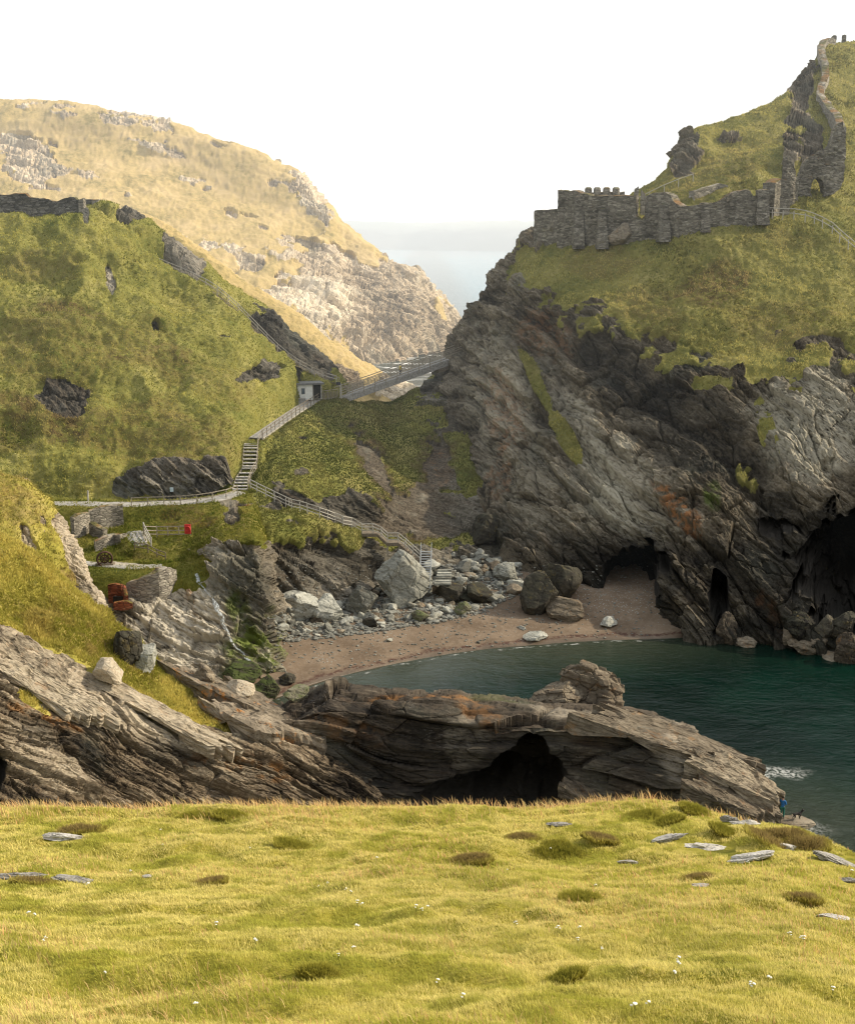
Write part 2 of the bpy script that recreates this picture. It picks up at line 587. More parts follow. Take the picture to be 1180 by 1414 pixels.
# ---------------------------------------------------------------- trodden lines (paths and stairs) the ground is levelled to
PATH_MAIN = [PZ(x, y, z) for x, y, z in ((30, 694, 11.0), (110, 695, 11.0), (150, 695.5, 11.0), (185, 696, 11.0), (222, 694.5, 11.1), (258, 693, 11.2), (288, 690, 11.3), (312, 685.5, 11.4), (330, 679, 11.6))]
PATH_DOWN = [PZ(186, 734, 10.0), PZ(190, 744, 9.6), PZ(196, 754, 9.2)]
PATH_LAWN = [PZ(110, 776, 8.5), PZ(150, 781, 8.5), PZ(185, 784, 8.5), PZ(224, 780, 8.6)]
STAIR = [PZ(331, 677, 11.6), P(336, 660, 154.6), P(344, 648, 156.6), P(346.5, 614, 163.2), P(353, 607, 164.5)]
RAMP = [P(353, 607, 164.5), P(362, 601, 167), P(374, 592.5, 171), P(395, 578, 177.5), P(415, 564.5, 184), P(434, 553, 191.5), P(466, 549, 194)]
HILL_PX = [(121, 298), (135, 306), (150, 322), (168, 338), (185, 350), (205, 362), (230, 373), (255, 383), (280, 395), (300, 408), (320, 426), (340, 446), (362, 468), (385, 489), (405, 503), (430, 516), (452, 526), (466, 530)]
HILL_D = [200, 200.5, 200.5, 200, 199.5, 199, 198.5, 198, 197.5, 197, 196, 195, 194, 193.5, 193.5, 194.5, 196, 196.5]
PATH_HILL = [P(x, y, d) for (x, y), d in zip(HILL_PX, HILL_D)]
FLAT += [([P(404, 553, 189.5), P(440, 553, 191)], 2.6, 4.2), (PATH_MAIN, 1.8, 3.6), (PATH_DOWN, 1.1, 2.4), (PATH_LAWN, 2.0, 5.0), (STAIR, 1.1, 2.2), (RAMP, 1.0, 2.4), (PATH_HILL, .9, 2.6)]

# ---------------------------------------------------------------- landforms
G0 = [0, 0, 0, .1, .5, .95, 1, 1, 1, 1, 1, 1]
headland_cols = [
    [(655, 600, 236), (655, 560, 237), (660, 530, 238), (668, 500, 239), (682, 460, 240), (700, 410, 241), (735, 350, 242), (765, 318, 243), (772, 316, 244), (777, 318, 245), (790, 360, 262), (800, 430, 290)],
    [(612, 610, 205), (606, 545, 207), (616, 500, 209), (634, 460, 211, 0), (656, 428, 212, 0), (680, 382, 213, .1), (706, 348, 213, .5), (740, 322, 213, .6), (752, 316, 224, 1), (757, 314, 231), (765, 335, 250), (770, 430, 280)],
    [(660, 690, 163), (650, 640, 174), (645, 560, 187), (652, 480, 199), (680, 425, 204, .1), (705, 375, 206, .5), (728, 340, 207, .9), (750, 320, 210), (762, 313, 219), (767, 311, 226), (775, 335, 250), (778, 430, 280)],
    [(712, 770, 146), (700, 690, 158), (688, 600, 172), (690, 500, 187), (712, 412, 196, .3), (732, 365, 199, .9), (752, 338, 202), (765, 318, 207), (775, 310, 216), (780, 308, 224), (785, 335, 250), (790, 430, 280)],
    [(775, 802, 141), (778, 720, 147), (775, 610, 160), (780, 505, 174), (790, 425, 183), (802, 375, 190), (800, 336, 198), (800, 312, 203), (815, 303, 212), (830, 294, 222), (830, 320, 250), (840, 430, 285)],
    [(880, 828, 136), (880, 760, 140), (875, 640, 151.5), (882, 530, 164), (892, 468, 171), (900, 395, 182), (895, 328, 193), (890, 300, 199), (900, 272, 210), (903, 250, 222), (905, 290, 255), (905, 430, 290)],
    [(930, 868, 129), (930, 790, 133), (925, 660, 146), (930, 550, 159), (935, 488, 166), (940, 400, 179), (935, 314, 191.5), (930, 290, 198), (930, 250, 212), (930, 222, 226), (935, 270, 258), (935, 430, 295)],
    [(975, 884, 126), (975, 800, 130.5), (975, 670, 142), (975, 570, 154), (980, 512, 160.5), (980, 400, 177), (980, 307, 190), (975, 282, 197), (965, 230, 215), (955, 184, 230), (960, 240, 265), (960, 430, 300)],
    [(1040, 886, 125), (1045, 800, 129), (1045, 690, 138.5), (1040, 590, 150), (1035, 535, 156), (1040, 400, 176), (1045, 297, 190), (1045, 272, 197), (1040, 210, 217), (1042, 156, 241), (1045, 230, 275), (1040, 430, 310)],
    [(1110, 892, 123), (1115, 800, 127.5), (1110, 670, 136.5), (1110, 570, 148), (1112, 505, 156.5), (1120, 390, 176), (1120, 295, 191), (1120, 263, 198), (1110, 190, 222), (1112, 108, 252), (1115, 200, 285), (1110, 430, 315)],
    [(1145, 896, 122), (1150, 810, 126.5), (1150, 670, 135), (1145, 575, 147), (1145, 503, 156), (1150, 390, 175.5), (1150, 300, 190.5), (1150, 262, 199), (1148, 160, 230), (1145, 62, 264), (1145, 150, 295), (1145, 430, 320)],
    [(1180, 908, 120.5), (1185, 830, 126), (1185, 690, 133), (1180, 590, 145.5), (1180, 505, 155), (1180, 400, 174), (1180, 312, 189.5), (1185, 250, 203), (1180, 140, 236), (1178, 60, 268), (1178, 150, 300), (1178, 430, 325)],
    [(1280, 930, 117.5), (1280, 830, 123), (1280, 690, 131), (1280, 590, 143), (1280, 500, 154), (1280, 400, 173), (1280, 300, 190), (1280, 240, 205), (1280, 130, 238), (1280, 52, 272), (1280, 150, 305), (1280, 430, 330)],
    [(1440, 960, 113), (1440, 830, 121), (1440, 690, 130), (1440, 590, 142), (1440, 500, 153), (1440, 400, 172), (1440, 300, 190), (1440, 230, 207), (1440, 130, 240), (1440, 60, 274), (1440, 150, 310), (1440, 430, 335)],
]
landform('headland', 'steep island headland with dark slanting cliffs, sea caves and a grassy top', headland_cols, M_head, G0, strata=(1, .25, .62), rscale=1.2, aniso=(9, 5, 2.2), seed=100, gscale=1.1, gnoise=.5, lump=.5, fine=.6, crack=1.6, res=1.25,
         patches=[('grass', 742, 530, 11, 56, -24, .68), ('grass', 782, 605, 14, 46, -28, .68), ('dark', 760, 565, 26, 100, -26, .45), ('grass', 1030, 655, 20, 34, -20, .42), ('grass', 1060, 600, 18, 50, -15, .42), ('moss', 985, 690, 12, 18, 0, .8),
                  ('grass', 945, 210, 24, 28, 0, -1.1), ('grass', 850, 158, 22, 8, 0, -.8), ('grass', 1108, 125, 18, 60, 12, -1.0), ('grass', 1120, 195, 18, 34, 0, -.9), ('grass', 1090, 215, 14, 30, 0, -.8), ('grass', 1000, 192, 26, 6, 8, -.6), ('grass', 940, 520, 40, 30, 20, .15), ('grass', 740, 330, 16, 14, 0, -.6),
                  ('brown', 985, 395, 60, 30, -15, .9), ('brown', 1080, 330, 60, 14, 10, .35), ('brown', 830, 360, 50, 25, 0, .5), ('brown', 990, 240, 90, 30, -20, .4), ('brown', 1090, 450, 80, 40, 0, .45), ('brown', 900, 430, 60, 35, 20, .5),
                  ('pale', 700, 600, 50, 140, -20, .35), ('pale', 870, 680, 42, 80, -25, .55), ('pale', 1125, 585, 75, 70, -10, .8), ('pale', 700, 520, 40, 60, 0, .25), ('pale', 805, 610, 30, 120, -28, .6),
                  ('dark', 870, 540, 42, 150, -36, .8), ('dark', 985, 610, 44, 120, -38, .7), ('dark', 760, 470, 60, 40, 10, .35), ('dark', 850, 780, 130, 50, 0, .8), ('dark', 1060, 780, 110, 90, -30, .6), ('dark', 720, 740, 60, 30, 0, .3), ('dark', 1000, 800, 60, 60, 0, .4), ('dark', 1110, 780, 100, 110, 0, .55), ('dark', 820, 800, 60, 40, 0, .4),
                  ('rust', 935, 700, 14, 46, -45, .9), ('rust', 1062, 845, 10, 34, -30, .5), ('rust', 695, 575, 26, 70, -10, .35), ('rust', 690, 655, 20, 40, 0, .35), ('rust', 755, 460, 40, 30, 0, .35), ('moss', 745, 825, 20, 20, 0, .5)],
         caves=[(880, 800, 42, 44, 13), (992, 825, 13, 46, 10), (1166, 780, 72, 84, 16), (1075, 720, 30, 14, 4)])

left_cols = [
    [(-600, 735, 146), (-600, 690, 150), (-600, 640, 154), (-600, 550, 164), (-600, 440, 177), (-600, 360, 188), (-600, 295, 200), (-600, 305, 225), (-600, 420, 290)],
    [(-260, 725, 146), (-260, 690, 150), (-260, 650, 153), (-260, 560, 163), (-260, 450, 176), (-260, 370, 187), (-260, 302, 199), (-260, 310, 222), (-260, 420, 290)],
    [(-80, 722, 146), (-80, 688, 150), (-80, 648, 153), (-80, 560, 163), (-80, 450, 176), (-80, 370, 187), (-80, 302, 199), (-80, 310, 222), (-80, 420, 290)],
    [(40, 715, 147), (40, 688, 151), (40, 652, 153.5), (40, 565, 163), (40, 455, 176), (40, 372, 187), (40, 300, 199), (40, 312, 222), (40, 420, 290)],
    [(110, 712, 147), (110, 688, 151), (110, 650, 154), (112, 570, 163), (115, 460, 176), (112, 375, 187), (108, 298, 200), (110, 310, 222), (110, 420, 290)],
    [(165, 710, 147), (165, 688, 151), (165, 652, 154), (165, 575, 163), (165, 470, 176), (155, 375, 189), (140, 283, 203), (145, 300, 222), (160, 420, 290)],
    [(215, 708, 147.5), (215, 687, 151, .7), (215, 645, 152.5, .5), (215, 580, 163), (215, 490, 175.5), (215, 400, 190), (205, 305, 207), (210, 330, 224), (230, 430, 290)],
    [(275, 706, 148), (275, 686, 151, .7), (275, 640, 152.5, .4), (275, 590, 162), (275, 510, 174), (275, 435, 187), (265, 345, 207), (270, 370, 224), (290, 440, 290)],
    [(318, 704, 149), (316, 684, 152, .6), (314, 638, 153.5, .5), (312, 600, 161), (318, 530, 173), (325, 465, 186), (325, 405, 204), (330, 425, 222), (340, 460, 285)],
    [(335, 700, 150), (335, 680, 153), (332, 650, 156), (334, 612, 162), (350, 555, 174), (370, 495, 187), (375, 425, 203), (382, 445, 221), (390, 480, 280)],
    [(345, 690, 150), (345, 672, 153), (346, 650, 157), (352, 616, 163), (380, 575, 176), (410, 530, 188), (420, 468, 203), (428, 490, 220), (440, 510, 275)],
    [(352, 690, 150), (352, 675, 153), (353, 655, 157), (358, 622, 163.5), (394, 590, 176), (430, 557, 190), (455, 505, 202), (462, 525, 218), (475, 545, 270)],
    [(360, 695, 151), (360, 682, 154), (362, 665, 158), (368, 640, 164), (405, 610, 177), (445, 575, 192), (478, 540, 202), (485, 560, 216), (495, 580, 265)],
]
landform('hill', 'green grassy hillside with dark rock outcrops rising left of the footbridge', left_cols, M_left, [.8, .8, .95, 1, 1, 1, 1, 1, 1], strata=(.75, .2, .85), seed=200, gscale=1.3, gnoise=.4, gbump=1.0, lump=1.5,
         patches=[('grass', 90, 554, 40, 24, 5, -1.1), ('grass', 240, 662, 70, 26, 0, -1.0), ('grass', 300, 655, 22, 18, 0, -.7), ('grass', 368, 512, 34, 14, -20, -.8), ('grass', 255, 345, 34, 30, 40, -1.05), ('grass', 400, 462, 66, 28, 35, -1.3), ('grass', 435, 498, 36, 28, 40, -1.2), ('grass', 180, 296, 32, 9, 12, -.8), ('grass', 152, 385, 7, 28, -8, -1.0), ('grass', 120, 300, 5, 16, 0, -.7), ('grass', 215, 460, 7, 14, -20, -.6),
                  ('grass', 310, 470, 10, 4, 0, -.5), ('grass', 140, 640, 8, 4, 0, -.5), ('grass', 330, 625, 8, 6, 20, -.4), ('grass', 60, 590, 6, 3, 0, -.4), ('pale', 152, 385, 8, 30, -8, .7), ('pale', 265, 350, 30, 26, 40, .5), ('pale', 120, 305, 8, 20, 0, .7), ('pale', 240, 655, 40, 20, 0, .25),
                  ('brown', 70, 470, 110, 60, 10, .5), ('brown', 190, 600, 150, 50, 10, .6), ('brown', 20, 590, 90, 40, 0, .6), ('brown', 200, 480, 60, 40, 20, .4), ('brown', 60, 370, 60, 20, 0, .4), ('brown', 100, 430, 60, 10, 10, .5), ('brown', 270, 520, 90, 30, 25, .35), ('dark', 90, 552, 50, 30, 5, .5), ('dark', 400, 462, 70, 30, 35, .35), ('dark', 60, 600, 100, 25, 0, .3), ('dark', 110, 660, 90, 14, 0, .35)])

cove_cols = [
    [(368, 885, 126), (360, 800, 131), (350, 724, 141), (347, 698, 147), (345, 674, 152), (348, 645, 158), (352, 622, 163), (356, 606, 168), (360, 620, 190)],
    [(376, 880, 127), (368, 800, 131), (360, 720, 140), (357, 702, 146), (356, 676, 150.5), (358, 650, 156), (362, 632, 161), (366, 606, 169), (370, 620, 190)],
    [(412, 870, 128.5), (408, 800, 133), (402, 715, 141), (402, 700, 147), (404, 676, 150.5), (404, 640, 159), (404, 610, 166), (404, 576, 177), (410, 590, 200)],
    [(455, 855, 131), (452, 790, 136), (455, 724, 143.5), (455, 708, 149), (455, 686, 151.5), (455, 640, 163), (455, 600, 177), (455, 556, 191), (460, 572, 212)],
    [(500, 838, 133.5), (500, 785, 138), (503, 740, 145), (507, 728, 151), (510, 699, 153), (510, 650, 165), (508, 600, 180), (508, 552, 196), (510, 590, 222)],
    [(545, 818, 137.5), (545, 788, 143), (550, 757, 148), (555, 732, 153, .1), (558, 702, 158, .5), (555, 660, 168, .95), (548, 610, 183), (540, 555, 201), (540, 592, 228)],
    [(612, 802, 141), (610, 778, 146), (610, 752, 151), (612, 722, 157, .1), (615, 692, 163, .3), (612, 642, 174, .7), (605, 590, 188, .8), (575, 535, 204, .6), (575, 580, 228)],
    [(690, 792, 143), (685, 768, 148), (680, 742, 154), (680, 712, 161, .1), (680, 672, 168, .4), (680, 622, 180, .4), (665, 570, 195, .4), (615, 510, 212, .2), (610, 560, 235)],
    [(750, 800, 143), (745, 770, 150), (740, 745, 157), (740, 712, 165, .1), (740, 672, 172, .3), (730, 622, 184, .3), (715, 570, 200, .3), (680, 520, 215, .2), (670, 560, 238)],
]
landform('cliff', 'dark cliff and grassy saddle rising from the beach up to the footbridge', cove_cols, M_cove, [0, 0, .55, .25, .85, 1, 1, 1, 1], strata=(.5, .3, .8), seed=300, gscale=1.0, gnoise=.75, lump=.5, fine=.5, aniso=(9, 6, 3.0),
         patches=[('grass', 518, 648, 11, 56, -30, -1.2), ('grass', 572, 705, 40, 36, 0, -.7), ('grass', 600, 640, 18, 36, 15, -.7), ('grass', 412, 604, 12, 5, 0, -.6), ('grass', 445, 578, 6, 4, 0, -.5), ('grass', 415, 655, 8, 5, 0, -.4), ('grass', 480, 705, 40, 22, 15, -1.2), ('grass', 408, 690, 40, 10, 20, -.6), ('grass', 485, 742, 16, 20, -15, .6), ('grass', 570, 735, 10, 10, 0, .35), ('grass', 430, 716, 50, 7, 20, .3), ('grass', 590, 730, 30, 14, 0, -.4), ('grass', 620, 570, 40, 30, 0, -.3), ('grass', 650, 640, 20, 50, 0, .4),
                  ('brown', 520, 650, 18, 62, -30, 1.0), ('brown', 575, 705, 55, 44, 0, 1.0), ('brown', 600, 640, 30, 50, 10, .9), ('brown', 560, 735, 60, 20, 0, .7), ('brown', 500, 570, 60, 25, 0, .3), ('dark', 480, 705, 45, 22, 15, .7), ('dark', 408, 692, 45, 12, 20, .6), ('dark', 450, 770, 90, 40, 10, .45), ('dark', 380, 850, 60, 40, 0, .5), ('pale', 480, 820, 60, 20, 0, .35), ('pale', 400, 840, 40, 14, 0, .2), ('pale', 560, 690, 30, 50, -30, .15), ('rust', 600, 650, 20, 40, 10, .3)])

terr_cols = [
    [(20, 940, 108), (20, 900, 112), (20, 860, 116), (20, 832, 120), (20, 795, 126), (20, 745, 136), (20, 697, 150), (20, 692, 157)],
    [(95, 942, 108), (95, 902, 112), (95, 862, 116), (95, 832, 120), (98, 795, 126), (98, 745, 136), (98, 697, 150), (98, 692, 157)],
    [(160, 948, 108), (160, 915, 111.5), (160, 876, 115.5), (160, 836, 119), (158, 806, 124), (155, 752, 134), (155, 699, 149.5), (155, 692, 157)],
    [(235, 952, 109), (235, 915, 112.5), (235, 875, 116), (235, 832, 119.5), (232, 788, 125), (225, 742, 135), (220, 701, 148.5), (220, 692, 157)],
    [(298, 952, 110), (298, 915, 112.5), (293, 868, 116), (283, 822, 119.5), (275, 775, 125), (265, 738, 134), (262, 702, 147), (262, 692, 156)],
    [(340, 947, 111.5), (336, 905, 114), (330, 850, 117.5), (322, 785, 121), (312, 745, 125.5), (305, 720, 134), (305, 697, 146), (305, 687, 155)],
    [(380, 932, 113.5), (376, 890, 116), (368, 830, 119), (357, 770, 122), (346, 735, 126), (340, 712, 135), (338, 690, 147), (338, 680, 155)],
    [(394, 925, 117), (390, 880, 120), (382, 820, 123), (371, 765, 127), (360, 734, 131), (352, 708, 139), (345, 687, 149), (342, 678, 156)],
    [(398, 905, 126), (394, 865, 129), (386, 810, 132), (376, 765, 135), (366, 732, 139), (358, 708, 144), (350, 686, 151), (346, 678, 157)],
]
landform('terrace', 'grassy terrace on a pale rock cliff below the path, with green algae at its right foot', terr_cols, M_terr, [0, 0, 0, .35, .95, 1, .95, .9], strata=(.55, .4, .72), seed=400, rscale=.95, aniso=(5, 4, 2.6), fine=.6, gscale=.9, gnoise=.35, big=.7,
         patches=[('grass', 225, 850, 80, 30, 0, -.4), ('grass', 325, 800, 40, 60, 20, -.9), ('grass', 320, 710, 14, 18, 0, -.6), ('grass', 240, 765, 30, 10, 10, .4), ('grass', 330, 742, 34, 9, 5, .6), ('grass', 270, 790, 20, 24, 0, .35), ('grass', 220, 735, 8, 16, 10, -.3), ('grass', 310, 760, 50, 8, 5, -.8), ('grass', 290, 725, 14, 10, 0, -.3), ('grass', 165, 788, 40, 7, 0, -.7), ('grass', 290, 697, 60, 3, 0, -.5), ('grass', 200, 806, 10, 8, 0, .5),
                  ('brown', 260, 720, 40, 12, 0, .8), ('brown', 330, 720, 20, 14, 0, .5), ('brown', 180, 770, 50, 8, 0, .3), ('pale', 235, 875, 85, 66, 0, 1.0), ('pale', 275, 815, 14, 20, 0, .5), ('pale', 165, 788, 40, 7, 0, .9), ('pale', 372, 895, 9, 24, -15, 1.0),
                  ('dark', 215, 885, 18, 32, -10, .5), ('dark', 270, 895, 14, 24, 0, .3), ('dark', 345, 810, 36, 70, -10, .55), ('rust', 345, 720, 7, 22, -15, 1.0), ('rust', 262, 808, 7, 22, 0, .4),
                  ('moss', 345, 900, 44, 50, 0, 1.0), ('moss', 330, 840, 16, 40, -20, .8), ('moss', 350, 935, 44, 14, 0, .8), ('moss', 375, 880, 12, 30, 0, .7)])

spur_cols = [
    [(-520, 800, 94), (-520, 700, 102), (-520, 600, 114), (-520, 660, 130), (-520, 800, 140)],
    [(-140, 800, 96), (-140, 720, 103), (-140, 640, 112), (-140, 700, 125), (-140, 800, 135)],
    [(0, 795, 97), (0, 722, 103), (0, 657, 110), (5, 702, 121), (10, 785, 130)],
    [(34, 815, 97), (34, 735, 102.5), (34, 664, 109.5), (40, 715, 119), (45, 790, 126)],
    [(62, 832, 97), (64, 762, 102), (66, 692, 108), (76, 742, 116), (82, 805, 123)],
    [(112, 872, 97), (113, 822, 101), (114, 764, 105, .3), (122, 802, 111), (127, 855, 116)],
    [(140, 900, 97), (142, 870, 100), (142, 828, 103, .1), (148, 855, 107), (152, 890, 111)],
    [(160, 925, 97), (162, 905, 98.5), (166, 868, 101, .1), (172, 885, 103), (176, 920, 106)],
    [(178, 940, 97), (180, 930, 98), (182, 900, 99, .2), (184, 915, 100.5), (186, 940, 102)],
]
landform('ridge', 'grassy spur with pale broken slate along its edge, at left in front of the ruins', spur_cols, M_near, [.9, 1, .8, .2, 0], strata=(.6, .2, .8), seed=500, rscale=.7, gscale=.7, gnoise=.4, big=.5,
         patches=[('grass', 100, 760, 14, 60, -24, -1.2), ('grass', 140, 835, 16, 50, -22, -1.2), ('grass', 40, 748, 9, 26, -20, -.8), ('grass', 60, 725, 6, 14, 0, -.5), ('grass', 105, 815, 26, 12, 15, -.6), ('pale', 100, 760, 20, 60, -24, .9), ('pale', 140, 835, 20, 60, -22, .9), ('pale', 40, 748, 12, 30, -20, .7), ('brown', 95, 800, 40, 14, 20, .8), ('dark', 110, 812, 26, 8, 15, .5), ('brown', 20, 690, 50, 30, 30, .5)])

near_cols = [
    [(-620, 1150, 52), (-620, 1050, 56), (-620, 940, 61), (-620, 820, 68), (-620, 720, 77), (-620, 620, 90), (-620, 680, 100), (-620, 850, 106)],
    [(-260, 1150, 58), (-260, 1060, 62), (-260, 960, 67), (-260, 850, 73), (-260, 760, 80), (-260, 670, 90), (-260, 720, 100), (-260, 850, 104)],
    [(-80, 1145, 63), (-80, 1060, 66.5), (-80, 965, 70.5), (-80, 868, 75.5), (-80, 790, 82), (-80, 705, 90), (-80, 752, 98), (-80, 860, 102)],
    [(0, 1140, 66), (0, 1060, 69), (0, 985, 72), (0, 890, 77.5, .2), (0, 815, 84), (0, 742, 90), (0, 790, 97), (0, 880, 100)],
    [(80, 1140, 68), (80, 1070, 71), (80, 1005, 74), (80, 935, 78, .2), (80, 862, 84), (80, 792, 90), (85, 832, 96), (90, 900, 98)],
    [(160, 1140, 71), (160, 1080, 73.5), (160, 1025, 76), (160, 968, 79, .2), (162, 915, 84.5), (164, 866, 90), (170, 892, 94), (175, 940, 96)],
    [(230, 1140, 73), (230, 1095, 75), (230, 1050, 77.5), (230, 1002, 80, .2), (225, 960, 84.5), (222, 922, 88.5), (230, 940, 92), (235, 980, 94)],
    [(300, 1140, 75), (300, 1105, 77), (300, 1070, 79), (298, 1022, 81.5, .2), (290, 992, 85), (285, 960, 88, .6), (292, 975, 91), (295, 1010, 93)],
    [(420, 1140, 78.5), (420, 1115, 79.5), (420, 1085, 81), (420, 1050, 83), (420, 1032, 85.5, 0), (420, 1012, 88, 0), (425, 1025, 91), (425, 1050, 93)],
    [(520, 1140, 81), (520, 1125, 81.5), (520, 1105, 82.5), (520, 1085, 84), (520, 1070, 86, 0), (520, 1058, 88, 0), (525, 1070, 91), (525, 1085, 93)],
    [(620, 1145, 82), (620, 1135, 82.5), (620, 1125, 83), (620, 1115, 84), (620, 1105, 86, 0), (620, 1098, 88, 0), (622, 1108, 91), (622, 1115, 93)],
]
landform('slope', 'near grassy slope above tilted slabs of brown layered slate', near_cols, M_near, [0, 0, 0, .3, 1, 1, .8, .5], strata=(.5, .3, .86), seed=600, rscale=.55, ramp=1.35, aniso=(16, 6, 1.6), fine=.5, crack=2.4, gscale=.6, gnoise=.3, big=.5, res=1.3, lump=.5,
         patches=[('grass', 80, 965, 70, 9, 30, -.4), ('grass', 40, 915, 60, 10, 32, -1.0), ('grass', 110, 975, 90, 16, 33, .35), ('grass', 50, 970, 40, 12, 35, .5), ('grass', 190, 985, 60, 8, 28, -.7), ('grass', 150, 930, 16, 6, 20, -.4), ('grass', 255, 970, 40, 16, 40, .4),
                  ('pale', 90, 950, 140, 34, 30, .7), ('pale', 230, 1010, 90, 18, 28, .6), ('pale', 60, 1050, 80, 30, 25, .35), ('dark', 60, 1010, 90, 14, 28, .5), ('dark', 170, 1060, 110, 12, 22, .5), ('dark', 240, 1045, 70, 12, 25, .5), ('dark', 30, 1090, 60, 14, 20, .5), ('rust', 330, 1060, 80, 14, 10, .5), ('rust', 60, 990, 60, 14, 25, .4), ('dark', 300, 1060, 90, 24, 20, .4), ('dark', 480, 1100, 100, 24, 5, .45), ('brown', 80, 860, 90, 26, 25, .45), ('brown', 150, 900, 60, 20, 20, .4)],
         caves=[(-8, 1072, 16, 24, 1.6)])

prom_cols = [
    [(330, 1145, 81), (335, 1095, 82), (345, 1045, 83), (365, 1000, 84.5), (385, 972, 90), (400, 980, 113)],
    [(400, 1142, 82), (400, 1092, 83), (405, 1035, 84), (415, 985, 85.5), (428, 955, 90), (440, 962, 113)],
    [(455, 1142, 83), (455, 1095, 83.5), (455, 1035, 84.5), (455, 975, 85.5), (462, 940, 90), (470, 958, 113)],
    [(520, 1142, 83), (520, 1095, 83.5), (520, 1040, 84.5), (520, 982, 85.3), (522, 946, 90), (525, 965, 112)],
    [(630, 1145, 83.5), (630, 1100, 84), (630, 1045, 84.3), (630, 995, 85), (630, 958, 89.5), (630, 976, 110)],
    [(650, 1145, 83.5), (650, 1100, 84), (650, 1045, 84.3), (650, 1000, 85), (652, 968, 89), (655, 982, 109)],
    [(720, 1150, 83), (720, 1105, 83.5), (720, 1050, 84), (720, 1000, 84.6), (722, 966, 89.3), (722, 985, 108)],
    [(800, 1150, 82.5), (800, 1110, 83), (800, 1055, 83.5), (800, 1003, 84.2), (805, 968, 89.2), (810, 988, 107.5)],
    [(880, 1152, 82), (880, 1115, 82.4), (880, 1060, 83), (884, 1013, 83.8), (890, 980, 88), (895, 993, 107)],
    [(958, 1160, 81.2), (960, 1128, 81.9), (958, 1085, 82.2), (953, 1040, 83.3), (950, 1003, 87.4), (958, 1012, 103.7)],
    [(1000, 1165, 81), (1002, 1136, 82), (1000, 1100, 83), (990, 1052, 84.5), (985, 1028, 87), (988, 1036, 100)],
    [(1040, 1165, 82), (1040, 1140, 83), (1040, 1112, 84), (1035, 1080, 85), (1032, 1050, 86.6), (1037, 1062, 97)],
    [(1068, 1160, 82.6), (1068, 1146, 83.3), (1066, 1126, 84.2), (1062, 1102, 85.4), (1054, 1074, 87), (1057, 1084, 94)],
    [(1092, 1168, 82.3), (1092, 1158, 83), (1088, 1146, 83.8), (1082, 1134, 84.8), (1072, 1112, 88), (1074, 1118, 92)],
    [(1108, 1172, 82.3), (1108, 1166, 83), (1105, 1158, 83.8), (1100, 1150, 84.8), (1094, 1140, 87), (1094, 1142, 90)],
]
landform('promontory', 'dark low rock promontory with a cave in its shaded face, running out to the sea', prom_cols, M_prom, [0, 0, 0, 0, 0, 0], strata=(.16, .22, .96), seed=700, rscale=.85, gnoise=0, big=.42, res=1.3, ramp=.8, crack=1.6, aniso=(13, 8, 3.2), fine=.36,
         patches=[('pale', 1005, 1065, 85, 62, 25, 1.0), ('pale', 850, 985, 120, 12, 5, .5), ('pale', 640, 1030, 30, 34, 0, .35), ('rust', 560, 960, 100, 6, 5, .5), ('rust', 480, 1010, 60, 20, 20, .2), ('rust', 840, 1005, 90, 7, 5, .35), ('rust', 660, 985, 40, 14, 30, .3), ('dark', 870, 1055, 110, 44, 8, .6), ('dark', 560, 1065, 140, 50, 0, .6), ('dark', 730, 1040, 60, 40, 0, .5), ('moss', 690, 966, 50, 6, 0, .3)],  # dark ellipses paint the shade of the face into the rock colour
         caves=[(712, 1088, 60, 50, 5.5), (770, 1110, 60, 22, 4), (650, 1098, 64, 20, 3.5), (735, 1036, 20, 18, 3.0)])

